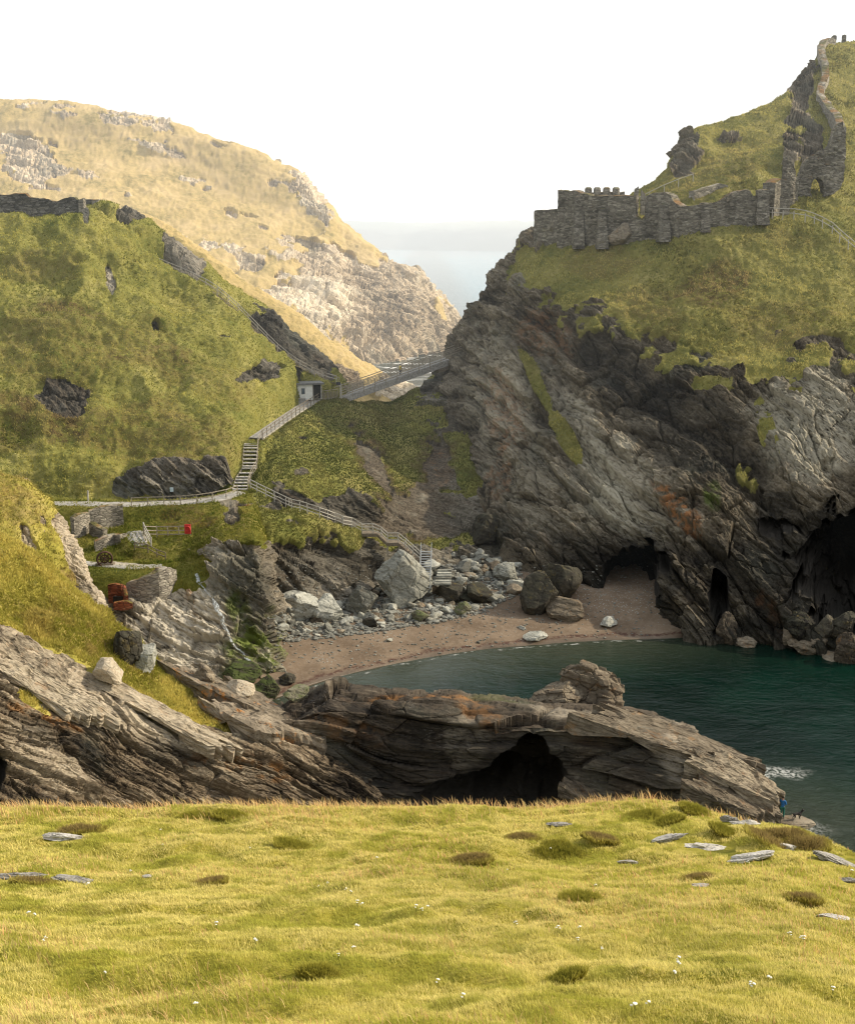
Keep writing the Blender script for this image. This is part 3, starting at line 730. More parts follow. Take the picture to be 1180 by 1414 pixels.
far_cols = [
    [(-900, 560, 310), (-900, 430, 385), (-900, 300, 455), (-900, 200, 515), (-900, 140, 575), (-900, 170, 690), (-900, 300, 800)],
    [(-420, 560, 320), (-420, 430, 385), (-420, 300, 450), (-420, 200, 510), (-420, 130, 570), (-420, 160, 680), (-420, 300, 800)],
    [(-150, 560, 325), (-150, 425, 385), (-150, 300, 450), (-150, 205, 510), (-150, 135, 565), (-150, 165, 670), (-150, 300, 800)],
    [(0, 550, 330), (0, 420, 390), (0, 300, 450), (0, 205, 510), (0, 138, 560), (5, 170, 660), (10, 300, 800)],
    [(100, 545, 335), (100, 415, 393), (100, 300, 452), (100, 212, 510), (100, 144, 556), (105, 175, 655), (110, 310, 790)],
    [(200, 540, 340), (200, 420, 395), (200, 315, 455), (200, 230, 510), (200, 163, 550), (205, 195, 645), (215, 330, 780)],
    [(300, 540, 348), (300, 440, 392), (300, 345, 450), (300, 260, 505), (300, 190, 545), (308, 225, 635), (320, 350, 770)],
    [(380, 540, 358), (380, 460, 390), (380, 375, 440), (380, 290, 498), (380, 221, 535), (390, 255, 620), (405, 370, 750)],
    [(420, 540, 370), (420, 470, 395), (420, 390, 440), (420, 310, 492), (420, 243, 527), (430, 280, 605), (445, 380, 735)],
    [(455, 540, 382), (455, 480, 402), (455, 405, 440), (455, 340, 480), (456, 286, 512), (466, 315, 590), (480, 395, 720)],
    [(478, 535, 390), (480, 485, 408), (480, 425, 440), (478, 360, 482), (474, 308, 508), (485, 335, 580), (498, 405, 710)],
    [(525, 514, 404), (525, 480, 415), (525, 435, 442), (525, 390, 472), (523, 350, 497), (535, 375, 565), (548, 420, 690)],
    [(565, 496, 432), (567, 472, 436), (568, 440, 450), (570, 408, 470), (570, 380, 488), (580, 395, 555), (592, 430, 670)],
    [(600, 485, 456), (601, 470, 456), (602, 450, 464), (603, 428, 474), (602, 405, 486), (612, 418, 545), (622, 440, 650)],
    [(622, 481, 468), (622, 470, 470), (622, 456, 474), (622, 442, 480), (621, 426, 487), (630, 435, 535), (638, 450, 620)],
    [(640, 479, 474), (640, 473, 476), (639, 466, 478), (638, 456, 481), (637, 443, 487), (642, 452, 520), (648, 462, 580)],
    [(648, 482, 476), (648, 479, 477), (647, 476, 478), (646, 472, 481), (645, 468, 487), (646, 472, 510), (648, 475, 550)],
]
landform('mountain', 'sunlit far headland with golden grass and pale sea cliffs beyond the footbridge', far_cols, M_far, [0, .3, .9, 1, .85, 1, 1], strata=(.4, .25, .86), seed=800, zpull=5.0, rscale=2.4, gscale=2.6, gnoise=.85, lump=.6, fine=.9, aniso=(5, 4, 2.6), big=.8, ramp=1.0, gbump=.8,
         patches=[('grass', 40, 215, 46, 34, 25, -1.1), ('grass', 180, 165, 60, 14, 10, -.6), ('grass', 430, 270, 34, 24, 30, -.9), ('grass', 455, 400, 80, 60, 30, -.75), ('grass', 540, 435, 90, 70, 0, -1.0), ('grass', 500, 380, 40, 20, 35, -.7), ('grass', 340, 300, 30, 8, 25, -.5), ('grass', 270, 250, 24, 8, 20, -.45), ('grass', 250, 330, 16, 6, 20, -.45), ('grass', 215, 205, 40, 8, 15, -.5), ('grass', 410, 330, 24, 10, 20, -.45), ('grass', 60, 260, 30, 10, 0, -.4), ('grass', 180, 255, 14, 14, 0, -.5), ('grass', 130, 240, 20, 8, 0, -.4), ('grass', 340, 355, 30, 14, 20, -.4), ('grass', 400, 420, 60, 24, 20, -.3), ('grass', 90, 155, 30, 8, 0, -.5), ('grass', 370, 350, 12, 6, 0, -.3),
                  ('brown', 320, 240, 120, 30, 25, .35), ('brown', 100, 180, 80, 18, 5, .4), ('pale', 430, 420, 60, 40, 20, .7), ('rust', 590, 478, 50, 8, -10, .4), ('dark', 540, 430, 10, 40, 10, .25)])

lit_cols = [
    [(100, 480, 255), (100, 380, 275), (100, 290, 300), (100, 320, 330), (100, 420, 350)],
    [(200, 500, 250), (200, 400, 270), (200, 296, 296), (205, 330, 325), (210, 420, 345)],
    [(265, 520, 248), (265, 430, 266), (265, 332, 290), (270, 365, 318), (280, 450, 340)],
    [(330, 540, 246), (330, 460, 262), (332, 384, 284), (337, 410, 310), (345, 480, 335)],
    [(400, 560, 244), (400, 500, 258), (404, 428, 278), (410, 450, 302), (418, 510, 328)],
    [(455, 580, 244), (455, 530, 256), (458, 470, 274), (464, 490, 296), (470, 540, 322)],
    [(500, 595, 246), (502, 550, 256), (505, 503, 272), (510, 520, 292), (515, 560, 318)],
    [(545, 600, 250), (548, 570, 258), (552, 528, 272, .1), (556, 540, 290), (560, 575, 312)],
    [(590, 600, 258), (592, 575, 264), (596, 545, 276, 0), (598, 552, 290), (600, 580, 308)],
    [(640, 600, 268), (642, 580, 272), (645, 562, 282, 0), (646, 568, 292), (648, 590, 306)],
]
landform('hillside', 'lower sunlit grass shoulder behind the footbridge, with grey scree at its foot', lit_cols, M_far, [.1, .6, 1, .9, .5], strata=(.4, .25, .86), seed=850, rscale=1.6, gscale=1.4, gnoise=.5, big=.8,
         patches=[('grass', 470, 530, 30, 18, 30, -.9), ('grass', 560, 540, 40, 20, 0, -1.0), ('pale', 560, 545, 50, 20, 0, .8), ('brown', 480, 520, 20, 10, 30, .4)])

fore_cols = []
edge_px = [(-1700, 1120, 46), (-800, 1125, 45), (-330, 1130, 44), (-60, 1124, 45), (60, 1117, 46), (200, 1120, 46), (400, 1117, 46), (600, 1120, 46), (700, 1121, 46), (780, 1117, 46), (860, 1112, 45.5), (960, 1128, 44), (1040, 1142, 42), (1105, 1162, 39.5), (1180, 1192, 36), (1290, 1235, 32), (1500, 1330, 26), (2100, 1560, 18)]
for (x, ye, de) in edge_px:
    e = P(x, ye, de)
    col = [('w', -14 + (x - 590) / 1700 * 4, -6, 47.5), ('w', (x - 590) / 1700 * 9, 3.0, 40.2)]
    k = de / 46.0
    for (yy, dd) in ((1560, 8.6), (1414, 14.0), (1300, 21.0), (1205, 32.0)):
        y2 = yy if ye < 1150 else yy + (ye - 1150) * (1.0 if yy < 1250 else .55 if yy < 1350 else .25)
        d2 = dd if dd < 15 else 14 + (dd - 14) * (1 - (1 - k) * (1.1 if dd > 30 else .6))
        col.append((x, y2, d2))
    col.append((x, ye, de))
    for (dy, fz) in ((5.5, .68), (13, .2), (20, -.1)):
        col.append(('w', e[0] * (1 + dy / de), e[1] + dy, e[2] * fz if fz > 0 else -3.0))
    fore_cols.append(col)
landform('meadow', 'sunlit foreground slope of yellow green grass', fore_cols, M_fore, [1, 1, 1, 1, 1, 1, 1, .7, .2, 0], seed=900, rscale=.5, gscale=.45, lump=.16, gnoise=.15, big=.3, gbump=.5,
         counts_u=[30, 30, 30] + [40] * 12 + [30, 20], counts_v=[12, 16, 40, 90, 110, 110, 30, 30, 14])

# ---------------------------------------------------------------- beach
M_sand = None
def sand_mat():
    g = G_('beach_sand')
    pos = g.pos()
    z = g.n('ShaderNodeSeparateXYZ', {0: pos}).outputs[2]
    n1 = g.noise(pos, .18, 5, .6)
    n2 = g.noise(pos, 2.2, 5, .7)
    n3 = g.noise(pos, 9.0, 3, .7)
    c = g.mix(g.sm(n1, .35, .65), (.13, .092, .06), (.21, .155, .105))
    c = g.mix(g.sm(n2, .45, .75, 0, .6), c, (.27, .215, .16))
    c = g.mix(g.sm(n3, .62, .72, 0, .7), c, (.42, .38, .32))
    c = g.mix(g.sm(n3, .38, .28, 0, .5), c, (.08, .06, .045))
    zz = g.math('ADD', z, g.math('MULTIPLY', g.math('SUBTRACT', n1, .5), .5))
    wrack = g.math('MULTIPLY', g.sm(g.math('ABSOLUTE', g.math('SUBTRACT', zz, .28)), .12, .03), g.sm(n2, .42, .55))
    c = g.mix(wrack, c, (.07, .03, .018))
    c = g.mix(g.sm(zz, .35, .0, 0, .7), c, (.09, .07, .05))
    stones = g.n('ShaderNodeTexVoronoi', {'Vector': pos, 'Scale': 3.2, 'Randomness': 1.0})
    sf = g.math('MULTIPLY', g.sm(stones.outputs['Distance'], .3, .2), g.sm(g.math('ADD', n1, g.math('MULTIPLY', z, .12)), .62, .75))
    c = g.mix(sf, c, g.mix(stones.outputs['Color'], (.2, .2, .18), (.38, .37, .33)))
    nrm = g.bump(g.math('ADD', n2, g.math('ADD', g.math('MULTIPLY', n3, .4), g.math('MULTIPLY', sf, .5))), .5, .12)
    return g.out(g.bsdf(c, g.sm(zz, .1, .5, .35, .95), .3, nrm))


M_sand = sand_mat()
bc = []
wl = [(330, 985), (400, 958), (450, 940), (550, 916), (650, 899), (750, 890), (850, 884), (950, 881), (1030, 879), (1100, 885)]
bk1 = [945, 915, 897, 879, 868, 862, 858, 855, 862, 872]
bk2 = [905, 870, 850, 836, 829, 832, 839, 838, 845, 862]
bk3 = [870, 840, 815, 791, 782, 800, 822, 824, 830, 850]
for k, (x, y) in enumerate(wl):
    rows = [PZ(x, y + 40, -3.0), PZ(x, y, 0.0), PZ(x, bk1[k], .8), PZ(x, bk2[k], 1.6), PZ(x, bk3[k], 2.2 if x < 600 or x > 800 else 2.9)]
    rows.append(rows[-1] + np.array([0, 22, .2]))
    bc.append([('w', *r) for r in rows])
Wb = np.array([[q[1:4] for q in c] for c in bc], float)
tb = pchip(Wb, samples([30] * 9))
tb = pchip(tb.transpose(1, 0, 2), samples([30, 60, 60, 40, 20])).transpose(1, 0, 2)
pb = tb.reshape(-1, 3).copy()
pb[:, 2] += .35 * (fbm(pb / 6, 3, 5) - .5) + .12 * (fbm(pb / 1.2, 3, 6) - .5)
tb = pb.reshape(tb.shape)
beach = link('beach', grid_mesh('beach', tb, mat=M_sand))
tag(beach, 'brown sandy cove beach below the cliffs', kind='structure')
TERRAIN['beach'] = dict(G=tb, N=grid_normals(tb), obj=beach)

# ---------------------------------------------------------------- sea
def axis(a, b, step, far, n):
    core = np.arange(a, b + .01, step)
    k = np.linspace(0, 1, n)[1:] ** 3
    return np.concatenate([(a - k * far)[::-1], core, b + k * far])


xs = axis(-45, 85, .5, 26000, 26)
ys = axis(40, 140, .5, 26000, 30)
ys = ys[ys > -1500]
X, Y = np.meshgrid(xs, ys, indexing='ij')
sg = np.stack([X, Y, np.zeros_like(X)], -1)
sp_ = sg.reshape(-1, 3)
core = sstep(-60, -45, sp_[:, 0]) * sstep(110, 85, sp_[:, 0]) * sstep(25, 40, sp_[:, 1]) * sstep(165, 140, sp_[:, 1])
amp = .04 + .16 * sstep(118, 70, sp_[:, 1]) * sstep(0, 30, sp_[:, 0])
warp = np.stack([sp_[:, 0] / 1.4, sp_[:, 1] / 1.0, sp_[:, 2]], 1)
sp_[:, 2] = core * amp * (fbm(warp, 4, 33) - .5) * 2
wx, wy = zip(*[PZ(x, y, 0)[:2] for x, y in wl])
shore = np.interp(sp_[:, 0], wx, wy)
sh = sstep(14, 0, shore - sp_[:, 1]) * sstep(-40, -30, sp_[:, 0]) * sstep(42, 15, sp_[:, 0])
tipx, tipy = PZ(1100, 1150, 0)[:2]
dd = np.hypot((sp_[:, 0] - tipx) / 1.0, (sp_[:, 1] - tipy) / 1.2)
sh = np.maximum(sh, .8 * sstep(14, 2, dd))
fo = np.zeros(len(sp_))
fn = fbm(sp_ / 1.3 + 5, 4, 77)
for (x, y, r) in ((1108, 1143, 1.5), (1095, 1155, 1.2), (1075, 1068, 1.3), (1125, 1160, 1.0)):
    c = PZ(x, y, 0)
    fo = np.maximum(fo, .7 * sstep(1.2, .3, np.hypot((sp_[:, 0] - c[0]) / (r * 1.5), (sp_[:, 1] - c[1]) / r) + (fn - .5) * 1.6))
fo = np.maximum(fo, 0 * sstep(.7, .1, np.abs(shore - sp_[:, 1] - .8 - 1.4 * (fn - .5))) * sstep(.42, .6, fn) * sstep(-40, -30, sp_[:, 0]) * sstep(30, 10, sp_[:, 0]))
for k in range(60):
    x, y = PZ(545 + RNG.random() * 100, 0, 0)[:2] if False else (RNG.uniform(-30, 25), RNG.uniform(400, 470))
one = np.ones(len(sp_))


def sea_mat():
    g = G_('sea_water')
    pos = g.pos()
    a, b, c_, _ = g.sep('S')
    n0 = g.noise(pos, .06, 3, .5)
    deep = g.mix(g.sm(n0, .35, .65), (.0008, .009, .0065), (.002, .02, .013))
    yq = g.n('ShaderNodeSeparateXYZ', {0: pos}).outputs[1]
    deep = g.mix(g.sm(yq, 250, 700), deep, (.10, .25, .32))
    col = g.mix(g.math('MULTIPLY', a, .8), deep, (.045, .055, .036))
    v1 = g.n('ShaderNodeMapping', {'Vector': pos, 'Scale': (.8, 1.25, 1)}).outputs[0]
    w1 = g.noise(v1, 1.3, 5, .62, .4)
    w2 = g.noise(v1, .3, 3, .5)
    yy = g.n('ShaderNodeSeparateXYZ', {0: pos}).outputs[1]
    calm = g.sm(yy, 70, 122, 1.0, .3)
    far = g.sm(yy, 180, 400)
    k = g.math('MAXIMUM', calm, far)
    h = g.math('ADD', g.math('MULTIPLY', w1, .6), g.math('MULTIPLY', w2, 1.0))
    nrm = g.n('ShaderNodeBump', {'Height': h, 'Strength': g.math('MULTIPLY', k, .9), 'Distance': .55}).outputs[0]
    water = g.bsdf(col, .08, .36, nrm, IOR=1.33)
    foam = g.bsdf((.75, .76, .74), .8, .2)
    far_foam = g.math('MULTIPLY', g.sm(g.noise(g.n('ShaderNodeMapping', {'Vector': pos, 'Scale': (.05, .12, 1)}).outputs[0], 1, 5, .7), .52, .64), g.math('MULTIPLY', g.sm(yy, 330, 400), g.sm(yy, 520, 470)))
    bf = g.math('MULTIPLY', b, g.sm(g.noise(pos, 2.6, 5, .75), .42, .62, 0, .85))
    # thin broken swash line along the beach
    sd = g.math('SUBTRACT', g.math('SUBTRACT', c_, .30), g.math('MULTIPLY', g.math('SUBTRACT', g.noise(pos, .35, 4, .6), .5), .22))
    sw = g.math('MULTIPLY', g.sm(g.math('ABSOLUTE', sd), .035, .008), g.sm(g.noise(pos, .8, 4, .7), .48, .66, 0, .4))
    bf = g.math('MAXIMUM', bf, g.math('MULTIPLY', sw, g.sm(c_, .02, .06)))
    f = g.math('MAXIMUM', bf, far_foam)
    return g.out(g.n('ShaderNodeMixShader', {0: f, 1: water, 2: foam}).outputs[0])


sea_me = grid_mesh('sea', sp_.reshape(sg.shape), mat=sea_mat(), attrs={'S': np.stack([sh, fo, np.where((sp_[:, 0] > -32) & (sp_[:, 0] < 27), np.clip((shore - sp_[:, 1]) / 8 + .25, 0, 1), 1.0), one], 1)})
sea = link('sea', sea_me)
tag(sea, 'dark green sea filling the cove and reaching to the horizon', kind='structure')

# ---------------------------------------------------------------- far coast
cc = []
rr = np.random.default_rng(4)
for k in range(60):
    x = -900 + k * 50
    y0 = 3000 + 250 * math.sin(k * .5) + rr.uniform(-60, 60)
    h = 78 + 7 * math.sin(k * .33 + 1) + rr.uniform(-3, 3)
    X0 = (x - 590) / 1700 * 3000
    cc.append([(X0, y0, -3), (X0, y0 + 40, h * .35), (X0, y0 + 90 + rr.uniform(-15, 15), h * .62), (X0, y0 + 320, h * .72), (X0, y0 + 800, h), (X0, y0 + 1500, h + 4), (X0, y0 + 2600, 0)])
cg = pchip(np.array(cc, float), samples([6] * 59))
cg = pchip(cg.transpose(1, 0, 2), samples([6, 6, 8, 8, 6, 4])).transpose(1, 0, 2)
cp_ = cg.reshape(-1, 3)
cp_ = cp_ + grid_normals(cg).reshape(-1, 3) * ((fbm(cp_ / 60, 4, 3) - .5) * 26)[:, None]
g = G_('far_coast_ground')
pos = g.pos()
hz = g.n('ShaderNodeSeparateXYZ', {0: pos}).outputs[2]
fld = g.n('ShaderNodeTexVoronoi', {'Vector': pos, 'Scale': .004})
cfar = g.mix(fld.outputs['Color'], (.05, .08, .06), (.16, .17, .11))
cfar = g.mix(g.sm(hz, 60, 45), cfar, g.mix(g.noise(pos, .02, 4), (.04, .05, .06), (.14, .14, .13)))
M_coast = g.out(g.bsdf(cfar, .9, .1))
coast = link('far_coast', grid_mesh('far_coast', cp_.reshape(cg.shape), mat=M_coast))
tag(coast, 'pale hazy coastline across the bay on the horizon', kind='structure')

# ---------------------------------------------------------------- sea haze (scattering volume over the bay, with added emission)
bm = bmesh.new()
bmesh.ops.create_cube(bm, size=1)
for v in bm.verts:
    v.co = Vector((v.co.x * 16000, 136 + (v.co.y + .5) * 9000, -6 + (v.co.z + .5) * 260))
me = bpy.data.meshes.new('haze')
bm.to_mesh(me)
bm.free()
g = G_('sea_haze')
vol = g.n('ShaderNodeVolumeScatter', {'Color': (.93, .97, 1.0, 1), 'Density': HAZE, 'Anisotropy': .3}).outputs[0]
glow = g.n('ShaderNodeEmission', {'Color': (.88, .97, 1.0, 1), 'Strength': HAZE * .52}).outputs[0]      # added emission in place of light scattered many times inside
me.materials.append(g.out(None, g.n('ShaderNodeAddShader', {0: vol, 1: glow}).outputs[0]))
haze = link('haze', me)
tag(haze, 'bright summer haze hanging over the bay', kind='structure')
bpy.context.view_layer.update()
DG = bpy.context.evaluated_depsgraph_get()


GROUND = [T_['obj'].evaluated_get(DG) for T_ in TERRAIN.values()]


def cast(o, d):
    best = None
    for ob in GROUND:
        ok, loc, nor, _i = ob.ray_cast(o, d)
        if ok:
            t = (loc - o).length
            if best is None or t < best[0]:
                best = (t, loc.copy(), nor.copy())
    return best


def ground(px, py, dz=0.0):
    """the terrain point seen at a photo position (ray cast on the built landforms)"""
    r = ray(px, py)
    d = Vector(r / np.linalg.norm(r))
    for k in range(12):
        h = cast(Vector((0, 0, CAMZ)), d)
        if h:
            return h[1] + Vector((0, 0, dz)), h[2]
        # just above a skyline: step down to it
        r = ray(px, py + 2 * (k + 1))
        d = Vector(r / np.linalg.norm(r))
    return Vector(PZ(px, max(py, 360), 0)), Vector((0, 0, 1))


def below(x, y, z0=160):
    h = cast(Vector((x, y, z0)), Vector((0, 0, -1)))
    return h[1].z if h else 0.0
# ---------------------------------------------------------------- object helpers
class MB:
    def __init__(s):
        s.v, s.f = [], []

    def add(s, vs, fs):
        k = len(s.v)
        s.v += [tuple(map(float, v)) for v in vs]
        s.f += [tuple(i + k for i in f) for f in fs]

    def box(s, c, x, y, z):
        """box at centre c with half-extent vectors x, y, z"""
        c, x, y, z = (np.array(a, float) for a in (c, x, y, z))
        vs = [c + a * x + b * y + e * z for e in (-1, 1) for b in (-1, 1) for a in (-1, 1)]
        s.add(vs, [(0, 2, 3, 1), (4, 5, 7, 6), (0, 1, 5, 4), (2, 6, 7, 3), (0, 4, 6, 2), (1, 3, 7, 5)])

    def bar(s, p, q, w, h, up=(0, 0, 1)):
        p, q = np.array(p, float), np.array(q, float)
        d = q - p
        side = np.cross(d, up)
        nrm = np.linalg.norm(side)
        side = np.array([1, 0, 0]) if nrm < 1e-6 else side / nrm
        u = np.cross(side, d)
        u /= np.linalg.norm(u)
        s.box((p + q) / 2, d / 2, side * w / 2, u * h / 2)

    def lathe(s, c, prof, axis=(0, 0, 1), n=10):
        ax = unit(axis)
        a = unit(np.cross(ax, (0, 0, 1) if abs(ax[2]) < .9 else (1, 0, 0)))
        b = np.cross(ax, a)
        vs, fs = [], []
        for (r, h) in prof:
            for k in range(n):
                t = 2 * math.pi * k / n
                vs.append(np.array(c) + ax * h + (a * math.cos(t) + b * math.sin(t)) * r)
        for j in range(len(prof) - 1):
            for k in range(n):
                fs.append((j * n + k, j * n + (k + 1) % n, (j + 1) * n + (k + 1) % n, (j + 1) * n + k))
        fs.append(tuple(range(n))[::-1])
        fs.append(tuple((len(prof) - 1) * n + k for k in range(n)))
        s.add(vs, fs)

    def torus(s, c, axis, R, r, n=22, m=6):
        ax = unit(axis)
        a = unit(np.cross(ax, (0, 0, 1) if abs(ax[2]) < .9 else (1, 0, 0)))
        b = np.cross(ax, a)
        vs, fs = [], []
        for k in range(n):
            t = 2 * math.pi * k / n
            rd = a * math.cos(t) + b * math.sin(t)
            for j in range(m):
                u = 2 * math.pi * j / m
                vs.append(np.array(c) + rd * (R + r * math.cos(u)) + ax * r * math.sin(u))
        for k in range(n):
            for j in range(m):
                fs.append((k * m + j, ((k + 1) % n) * m + j, ((k + 1) % n) * m + (j + 1) % m, k * m + (j + 1) % m))
        s.add(vs, fs)

    def build(s, name, mat, parent=None, smooth=False, bevel=0):
        off = np.array(parent_loc(parent)) if parent else np.zeros(3)
        me = bpy.data.meshes.new(name)
        me.from_pydata([tuple(np.array(v) - off) for v in s.v], [], s.f)
        if smooth:
            me.polygons.foreach_set('use_smooth', [True] * len(me.polygons))
        me.materials.append(mat)
        bm = bmesh.new()
        bm.from_mesh(me)
        bmesh.ops.recalc_face_normals(bm, faces=bm.faces)
        if bevel:
            bmesh.ops.bevel(bm, geom=list(bm.edges), offset=bevel, segments=1, affect='EDGES')
        bm.to_mesh(me)
        bm.free()
        return link(name, me, parent)


def parent_loc(o):
    l = Vector(o.location)
    while o.parent:
        o = o.parent
        l += o.location
    return l


def thing(name, label, cat, loc, group=None):
    o = bpy.data.objects.new(name, None)
    COL.objects.link(o)
    o.location = loc
    o.empty_display_size = .3
    return tag(o, label, cat, group)


# ---------------------------------------------------------------- object materials
def plain(name, c1, c2, scale=3.0, rough=.8, spec=.3, bump=.2, stretch=(1, 1, 1), lo=.35, hi=.65):
    g = G_(name)
    pos = g.n('ShaderNodeMapping', {'Vector': g.pos(), 'Scale': stretch}).outputs[0]
    n = g.noise(pos, scale, 5, .65)
    c = g.mix(g.sm(n, lo, hi), c1, c2)
    return g.out(g.bsdf(c, rough, spec, g.bump(n, bump, .05)))


M_wood = plain('weathered_wood', (.22, .19, .145), (.42, .37, .29), 4, stretch=(1, 1, 3))
M_wood_dark = plain('old_wood', (.13, .105, .075), (.27, .225, .165), 4, stretch=(1, 1, 3))
M_wood_pale = plain('silvered_wood', (.36, .34, .3), (.55, .52, .46), 4, stretch=(1, 1, 3))
M_board = plain('grey_boards', (.24, .23, .21), (.42, .4, .37), 3, stretch=(1, 1, 1))
M_steel = plain('galvanised_steel', (.22, .24, .25), (.36, .38, .39), 5, .5, .5)
M_iron = plain('rusty_iron', (.035, .022, .016), (.11, .06, .035), 6, .8)
M_white = plain('white_paint', (.62, .62, .58), (.78, .78, .74), 1.5, .6)
M_roof = plain('grey_felt', (.13, .13, .13), (.22, .22, .21), 3)
M_glass = plain('window_glass', (.05, .07, .085), (.09, .12, .14), .7, .1, .6, 0)
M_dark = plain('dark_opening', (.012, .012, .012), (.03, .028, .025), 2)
M_red = plain('red_paint', (.5, .03, .03), (.62, .06, .05), 3, .5)
M_blue = plain('blue_cloth', (.02, .12, .34), (.035, .18, .44), 5)
M_green = plain('green_cloth', (.02, .12, .10), (.04, .17, .13), 5)
M_yellow = plain('yellow_cloth', (.7, .5, .03), (.8, .62, .06), 5)
M_navy = plain('dark_trousers', (.03, .03, .04), (.06, .06, .07), 5)
M_skin = plain('skin', (.42, .26, .19), (.5, .32, .24), 5, .6)
M_hair = plain('dark_hair', (.02, .014, .01), (.05, .035, .025), 9)
M_fur = plain('black_fur', (.010, .009, .008), (.03, .026, .022), 9, .7)
M_gravel = plain('gravel_path', (.28, .265, .235), (.46, .44, .4), 1.4, .95, .1, .5)
def stream_mat():
    g = G_('falling_water')
    pos = g.n('ShaderNodeMapping', {'Vector': g.pos(), 'Scale': (5, 5, 1.2)}).outputs[0]
    n = g.noise(pos, 1.5, 5, .7)
    w = g.bsdf((.5, .54, .54), .25, .5)
    t = g.n('ShaderNodeBsdfTransparent').outputs[0]
    return g.out(g.n('ShaderNodeMixShader', {0: g.sm(n, .42, .58), 1: t, 2: w}).outputs[0])


M_foamw = stream_mat()
M_petal = plain('white_petals', (.7, .7, .62), (.82, .82, .76), 9, .8)
M_stem = plain('flower_stem', (.08, .1, .02), (.14, .16, .03), 9, .8)


def masonry(name, c0, c1, c2, lichen=.6):
    g = G_(name)
    pos = g.pos()
    sc = g.n('ShaderNodeMapping', {'Vector': pos, 'Scale': (1.5, 1.5, 4.2)}).outputs[0]
    wob = g.noise(pos, .8, 2)
    sc = g.vmath('ADD', sc, g.n('ShaderNodeCombineXYZ', {2: g.math('MULTIPLY', wob, 1.2)}).outputs[0]).outputs[0]
    vr = g.n('ShaderNodeTexVoronoi', {'Vector': sc, 'Scale': 1.0})
    ve = g.n('ShaderNodeTexVoronoi', {'Vector': sc, 'Scale': 1.0}, feature='DISTANCE_TO_EDGE')
    cv = g.n('ShaderNodeSeparateColor', {0: vr.outputs['Color']}).outputs[0]
    n2 = g.noise(pos, .35, 4, .6)
    n3 = g.noise(pos, 5, 4, .7)
    v = g.math('ADD', g.math('MULTIPLY', cv, .34), g.math('MULTIPLY', n2, .72))
    c = g.mix(g.sm(v, .25, .55), c0, c1)
    c = g.mix(g.sm(v, .5, .85), c, c2)
    c = g.mix(g.sm(n3, .35, .25, 0, .6), c, (.02, .02, .017))
    mort = g.sm(ve.outputs['Distance'], .07, .015)
    c = g.mix(g.math('MULTIPLY', mort, .55), c, (.04, .037, .03))
    nz = g.n('ShaderNodeSeparateXYZ', {0: g.n('ShaderNodeNewGeometry').outputs['Normal']}).outputs[2]
    top = g.math('MULTIPLY', g.sm(nz, .35, .75), g.sm(g.noise(pos, .5, 3), .35, .6))
    c = g.mix(g.math('MULTIPLY', top, .8), c, g.mix(g.sm(g.noise(pos, .3, 2), .45, .6), (.12, .115, .03), (.26, .13, .03)))
    li = g.math('MULTIPLY', g.sm(g.noise(pos, .45, 5, .7), .6, .72), lichen)
    c = g.mix(g.math('MULTIPLY', li, .6), c, (.16, .13, .045))
    h = g.math('ADD', g.sm(ve.outputs['Distance'], 0, .12), g.math('MULTIPLY', n3, .6))
    return g.out(g.bsdf(c, .92, .15, g.bump(h, .8, .12)))


M_soil = plain('trodden_soil', (.08, .065, .045), (.17, .14, .1), 1.2, .95, .1, .5)
M_wall = masonry('castle_stone', (.085, .077, .06), (.225, .204, .163), (.42, .385, .315))
M_wall_pale = masonry('pale_stone', (.18, .165, .135), (.34, .31, .255), (.5, .46, .38), .3)
M_wall_dark = masonry('dark_slate_stone', (.075, .072, .065), (.18, .17, .15), (.32, .305, .27), .5)


def rock_mat(name, c0, c1, c2, lich=(.3, .16, .04), lf=.3, alg=0.0, sc=1.0):
    g = G_(name)
    pos = g.pos()
    bp = g.band(pos, (.3, .3, .9), 3.0)
    n1 = g.noise(bp, .9 * sc, 5, .65)
    n2 = g.noise(pos, 4.0 * sc, 5, .7)
    oi = g.n('ShaderNodeObjectInfo').outputs['Random']
    v = g.math('ADD', g.math('MULTIPLY', n1, .7), g.math('MULTIPLY', n2, .35))
    v = g.math('ADD', v, g.math('MULTIPLY', g.math('SUBTRACT', oi, .5), .4))
    c = g.mix(g.sm(v, .3, .55), c0, c1)
    c = g.mix(g.sm(v, .5, .8), c, c2)
    nz = g.n('ShaderNodeSeparateXYZ', {0: g.n('ShaderNodeNewGeometry').outputs['Normal']}).outputs[2]
    l = g.math('MULTIPLY', g.sm(g.noise(pos, 1.1 * sc, 4, .7), .55, .7), lf)
    c = g.mix(l, c, lich)
    if alg:
        c = g.mix(g.math('MULTIPLY', g.sm(nz, -.1, .6), g.math('MULTIPLY', alg, g.sm(n1, .4, .55))), c, (.06, .09, .012))
    vn = g.math('ABSOLUTE', g.math('SUBTRACT', g.noise(bp, 1.4 * sc, 2, .5, .8), .5))
    c = g.mix(g.sm(vn, .02, .004, 0, .55), c, (.025, .023, .02))
    return g.out(g.bsdf(c, .85, .2, g.bump(g.math('ADD', n2, g.math('MULTIPLY', n1, .8)), .6, .1)))


